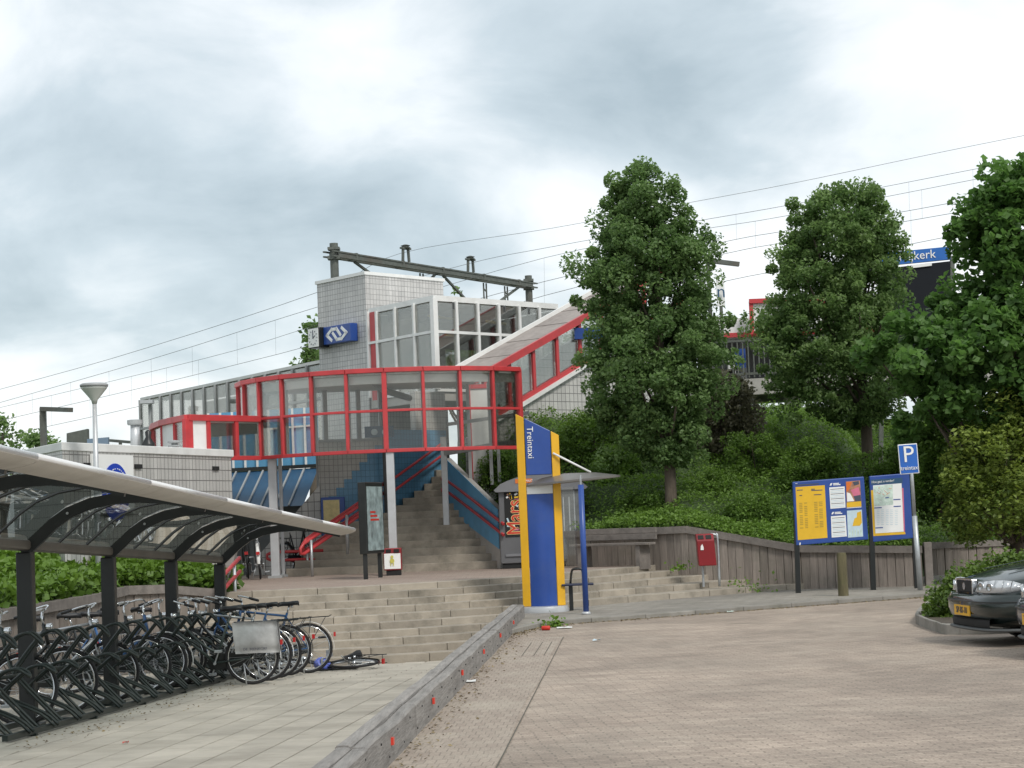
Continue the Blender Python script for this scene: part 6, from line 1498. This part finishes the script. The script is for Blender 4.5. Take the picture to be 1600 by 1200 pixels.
WIRES = [('topmost overhead wire, slung over the left insulator', [(-60, 624, 78), (175, 560, 70), (495, 457, 62), (625, 396, 62.6), (860, 357, 60), (1075, 317, 58), (1240, 286, 57), (1479, 236, 55), (1700, 192, 54)], .008),
         ('second overhead wire, crossing the portal at its right insulator', [(-60, 646, 78), (240, 560, 70), (495, 480, 64), (728, 413, 66.5), (860, 386, 63), (1085, 346, 60), (1240, 319, 58.5), (1545, 260, 56), (1700, 230, 55)], .008),
         ('third overhead wire passing behind the tower', [(-60, 651, 78), (320, 560, 70), (495, 508, 66), (850, 403, 62), (1087, 360, 60), (1224, 338, 58.5), (1530, 279, 56), (1700, 246, 55)], .007),
         ('fourth overhead wire from the left, with short droppers', [(-60, 671, 80), (200, 611, 74), (400, 562, 70), (495, 537, 67), (850, 440, 62), (1126, 379, 59), (1220, 362, 58), (1398, 333, 57), (1539, 307, 56), (1700, 276, 55)], .008),
         ('fifth overhead wire just above the station roofs', [(-60, 696, 80), (25, 677, 79), (217, 635, 73), (495, 570, 67), (850, 462, 62), (1126, 398, 59), (1218, 380, 58), (1420, 345, 57), (1700, 296, 55)], .008),
         ('lowest overhead wire, showing between the right hand trees', [(830, 505, 62), (1130, 440, 59), (1209, 424, 58), (1475, 371, 56.5), (1700, 326, 55)], .008)]
pols = []
for lab, pts, r_ in WIRES:
    path = smooth_path([D(*p) for p in pts], 5); t = thing('overhead_wire', lab, 'wire', path[len(path) // 2], 'overhead railway wires'); MB().tube(path, r_, 4).build('cable', 'wire', t); pols.append((t, pts))
def yat(pts, x):
    for a, b in zip(pts, pts[1:]):
        if a[0] <= x <= b[0]: f_ = (x - a[0]) / (b[0] - a[0]); return lerp(a[1], b[1], f_), lerp(a[2], b[2], f_)
for (i, j, xs) in ((1, 3, (50, 110, 170, 236, 300, 370, 430, 1150, 1420, 1520)), (2, 4, (25, 80, 140, 205, 260, 310, 850, 1180, 1440)), (3, 5, (850, 1423))):
    for x in xs:
        a, b = yat(pols[i][1], x), yat(pols[j][1], x + 1)
        if a and b: MB().tube([D(x, a[0], a[1]), D(x + 1, b[0], b[1])], .0035, 3).build('dropper', 'wire', pols[i][0])

# ---------------------------------------------------------------- platform beyond the trees
pf = thing('platform', 'raised concrete platform with dark railing behind the trees', 'platform', at_z(XY(1200, 52), 3.0))
a, b = XY(1000, 52.5), XY(1760, 50.0); dz_ = D(1180, 590, 52).z; d = b - a; e = d.normalized(); nn = V((-e.y, e.x, 0))
MB().frame(at_z(a, dz_ - .45), d, nn * 5, UZ * .42).build('deck', 'concrete', pf)
for k in range(7): MB().box(at_z(a + d * (k / 6) + nn * .6, (dz_ + 1) / 2 - .4), (.4, .4, dz_ - .3)).build('pier', 'concrete', pf)
zr = D(1180, 532, 52).z
for k in range(90): MB().bar(at_z(a + d * (k / 89), dz_), at_z(a + d * (k / 89), zr), .03, .03).build('baluster', 'steel', pf)
for z in (dz_ + .1, zr): MB().bar(at_z(a, z), at_z(b, z), .05, .06).build('rail', 'steel', pf)
for (px, py0, py1, wpx, mt) in ((1137, 577, 590, 12, 'poster'), (1200, 523, 545, 14, 'tblue'), (1150, 545, 575, 16, 'tblue'), (1138, 560, 590, 12, 'wprint')): q = D(px, py1, 52.2); MB().frame(q, V((wpx * 52 / FPX, 0, 0)), V((0, .08, 0)), UZ * ((py1 - py0) * 52 / FPX)).build('notice_panel', mt, pf)
psh = thing('platform_shelter', 'red framed white platform shelter between the two large trees', 'shelter', at_z(XY(1190, 54), dz_))
x0, x1 = D(1100, 520, 53.5), D(1420, 520, 53.0); z0, z1 = D(1150, 520, 53.5).z, D(1150, 497, 53.5).z
MB().frame(at_z(x0, z0), V((x1.x - x0.x, 0, 0)), V((0, 3, 0)), UZ * (z1 - z0)).build('parapet', 'white', psh); MB().frame(at_z(x0, z0 - .12) - V((0, .03, 0)), V((x1.x - x0.x, 0, 0)), V((0, .1, 0)), UZ * .12).build('red_trim', 'red', psh)
p0, p1 = D(1173, 525, 53), D(1290, 466, 53); zt2 = p1.z
for p in (p0, D(1290, 525, 53)): MB().frame(at_z(p, z1 - .5), V((.1, 0, 0)), V((0, .1, 0)), UZ * (zt2 - z1 + .5)).build('red_post', 'red', psh)
MB().bar(at_z(p0, zt2), at_z(D(1292, 466, 53), zt2), .1, .12).build('red_rail', 'red', psh); MB().frame(at_z(p0, z1 - .4) + V((.1, .05, 0)), V((D(1290, 525, 53).x - p0.x - .1, 0, 0)), V((0, .02, 0)), UZ * (zt2 - z1 + .35)).build('panel', 'white', psh)
for k in range(6): MB().box(at_z(x0 + V(((x1.x - x0.x) * k / 5, .5, 0)), (z0 + dz_) / 2), (.15, .15, z0 - dz_)).build('post', 'inner', psh)
MB().frame(at_z(x0, dz_) + V((0, 2.2, 0)), V((x1.x - x0.x, 0, 0)), V((0, .1, 0)), UZ * (z0 - dz_)).build('back_wall', 'inner', psh)
pn = thing('platform_sign', 'small white sign with dark letter n beside the tall tree', 'sign', D(1127, 482, 52.4)); q = D(1121, 478, 52.4); MB().frame(q, V((.21, 0, 0)), V((0, .1, 0)), UZ * .68).build('panel', 'wprint', pn); text('letter', 'n', .5, 'dkblue', pn, D(1126.5, 456, 52.3), (1, 0, 0), UZ, lift=.01); MB().bar(q + V((.1, .05, -2.2)), q + V((.1, .05, 0)), .08).build('pole', 'steel', pn)
pm = thing('platform_lamp', 'dark horizontal platform lamp jutting out beside the tall tree', 'lamp', D(1110, 600, 53)); MB().bar(D(1105, 407, 53), D(1155, 413, 53), .22, .11).build('lamp_head', 'steel', pm); MB().bar(at_z(D(1106, 410, 53), dz_), D(1106, 407, 53), .1, .1).build('pole', 'steel', pm)
ns = thing('station_name_sign', 'blue station name sign with lit strip on a black panel behind the maple', 'sign', at_z(XY(1445, 47), 3.0))
Yn = 47.0; fr_quad(MB(), [(1372, 396), (1484, 385), (1485, 405), (1373, 416)], Yn, .15).build('name_panel', mm.setdefault('nsblue', mat('name_blue', (.015, .12, .42), .35)), ns)
ex = D(1484, 385, Yn) - D(1372, 396, Yn); text('sign_text', 'Nijkerk', .29, 'wprint', ns, D(1433, 399.5, Yn - .01), ex, UZ, lift=.006)
fr_quad(MB(), [(1424, 414), (1456, 410.5), (1456, 415), (1424, 419)], Yn - .02, .1).build('light_strip', 'wprint', ns)
fr_quad(MB(), [(1378, 420), (1484, 408), (1490, 560), (1384, 570)], Yn + .02, .18).build('display_panel', mm.setdefault('nsdark', mat('display_dark', (.010, .012, .016), .7, spec=.2)), ns)
for px in (1380, 1488): MB().bar(at_z(XY(px, Yn + .1), 2.5), D(px, 400, Yn + .1), .1, .1).build('post', 'steel', ns)
# left platform furniture
q = thing('platform_lamp', 'dark right-angled lamp post on the far left platform', 'lamp', D(69, 720, 62)); MB().bar(at_z(D(69, 700, 62), 1.0), D(67, 638, 62), .18, .18).build('pole', 'steel', q); MB().bar(D(66, 639, 62), D(110, 640.5, 61), .2, .14).build('lamp_head', 'steel', q); MB().frame(D(62, 676, 62), V((.10, 0, 0)), V((0, .3, 0)), UZ * .55).build('speaker_box', 'ltgrey', q)
q = thing('platform_display', 'dark flat display panel standing beyond the low building roof', 'sign', D(120, 700, 58)); fr_quad(MB(), [(104, 677), (136.5, 670), (137, 692), (104, 694)], 58, .25).build('screen', 'steel', q); MB().bar(at_z(D(118, 690, 58.1), 1.0), D(118, 690, 58.1), .15).build('pole', 'steel', q)
q = thing('platform_sign', 'pale blue grey box sign behind the left lamp post', 'sign', D(153, 700, 50)); fr_quad(MB(), [(136, 686), (169, 683), (169, 698), (136, 699)], 50, .15).build('box', mm.setdefault('bg', mat('blue_grey', (.18, .25, .33), .5)), q); MB().bar(at_z(D(153, 695, 50.1), .8), D(153, 695, 50.1), .1).build('pole', 'steel', q)
q = thing('platform_lamp', 'thin dark lamp bar low above the flat roof edge on the left', 'lamp', D(188, 700, 55)); MB().bar(D(170, 688, 55), D(205, 691, 54), .15, .07).build('lamp_head', 'steel', q); MB().bar(at_z(D(188, 690, 55), .8), D(188, 690, 55), .08).build('pole', 'steel', q)
q = thing('corridor_lamp', 'small box lamp at the left end of the glass corridor', 'lamp', D(230, 700, 57)); MB().box(D(230, 628, 57), (.36, .3, .1)).build('lamp_head', 'ltgrey', q); MB().bar(at_z(D(234, 632, 57.2), 2.5), D(234, 632, 57.2), .08).build('pole', 'grey', q)

# ---------------------------------------------------------------- litter and weeds
def can(px, py, h, label, mt, rz, L_=.12, r_=.033):
    p = G(px, py, h); t = thing('drink_can', label, 'can', p); e = V((math.cos(rz), math.sin(rz), 0)); MB().lathe([(r_ * .75, 0), (r_, .01), (r_, L_ - .01), (r_ * .8, L_)], p + UZ * r_ - e * L_ / 2, 12, e).build('can_body', mt, t, smooth=True)
can(824, 983, .0, 'crushed blue and white can at the kerb below the taxi pylon', 'skyprint', .3); can(853, 985, 0, 'red drink can on the road edge left of the weed', 'marsred', -.2); can(933, 945, ZS, 'red can lying at the foot of the right hand steps', 'marsred', .1)
def paper(px, py, h, label, mt, s_=.12):
    p = G(px, py, h); t = thing('litter_paper', label, 'litter'); t.location = p; ORG[t.name] = p; g = MB(); n = 4; P = {}
    for i in range(n + 1):
        for j in range(n + 1): P[i, j] = V((p.x + (i / n - .5) * s_, p.y + (j / n - .5) * s_ * .8, p.z + .012 + .03 * abs(noise.noise(V((i * .9 + px, j * .9, 1))))))
    for i in range(n):
        for j in range(n): g.poly(P[i, j], P[i + 1, j], P[i + 1, j + 1], P[i, j + 1])
    g.build('sheet', mt, t, smooth=True)
paper(882, 982, 0, 'pale crumpled paper right of the weed at the kerb', 'wprint', .22); paper(1141, 957, 0, 'small green wrapper in the gutter below the kerb', 'mapgreen', .10); paper(1272, 941, 0, 'bright green wrapper in the gutter near the bollard', 'mapgreen', .12); paper(1335, 937, 0, 'white green litter at the kerb right of the bollard', 'mapgreen', .13)
paper(728, 1067, 0, 'white paper scrap on the road by the timber edge', 'wprint', .20); paper(932, 1002, 0, 'grey paper scrap on the open brick road', 'skyprint', .10); paper(537, 1009, pz(28.5) + .02, 'tiny white scrap on the lowest steps', 'wprint', .05); paper(196, 1163, pz(16.3), 'small red wrapper on the pale plaza slabs', 'marsred', .05)
def weed(px, py, h, label, n, s_, seed):
    p = G(px, py, h); t = thing('weed', label, 'weed', p); P = np.array([[p.x + rng.normal(0, s_), p.y + rng.normal(0, s_ * .6), p.z + abs(rng.normal(0, s_ * .7))] for _ in range(n)]); leaf_obj('leaves', leaf_mesh('weed', P, .07, rng.uniform(.4, 1, n), 'leaf_ivy'), t)
weed(864, 980, 0, 'green weed tuft growing at the kerb below the taxi pylon', 120, .10, 1); weed(1062, 891, ZT - .1, 'small grass tuft at the right end of the top step', 60, .12, 2); weed(1170, 926, ZS, 'straggly yellowish weeds along the lowest right step', 90, .25, 3)
weed(655, 1112, 0, 'tiny weed against the foot of the timber edge', 26, .04, 4); weed(700, 1075, 0, 'second tiny weed farther along the timber edge', 20, .035, 5)

mm['leaf_dead'] = leafmat('dead_leaf', (.10, .07, .035), (.30, .24, .13), .1, .8)
P = []; r_ = random.Random(77)
for i in range(1500):
    k = r_.randrange(len(ks)); p = off(ks, -abs(r_.gauss(0, .09)) - .01)[k] if i % 60 == 0 else ks[k] + (ks[min(k + 1, len(ks) - 1)] - ks[k - 1] if 0 < k else V((1, 0, 0))).normalized().cross(UZ) * (abs(r_.gauss(0, .09)) + .01)
    P.append((p.x + r_.uniform(-.06, .06), p.y, .006 + r_.random() * .006))
for i in range(380):
    Y = r_.uniform(11, 29); P.append((timber_x(Y) + abs(r_.gauss(0, .12)) + .01, Y, .008 + r_.random() * .006))
for i in range(240):
    Y = r_.uniform(16, 28.5); P.append((shx(Y) + .55 + abs(r_.gauss(0, .3)), Y, pz(Y) + .008 + r_.random() * .006))
o = leaf_obj('leaf_litter', leaf_mesh('leaf_litter', np.array(P), .035, rng.uniform(0, 1, len(P)), 'leaf_dead', up=2.5)); tag(o, 'brown leaf litter and grit gathered along the kerb and timber edge', 'leaf litter', kind='stuff')
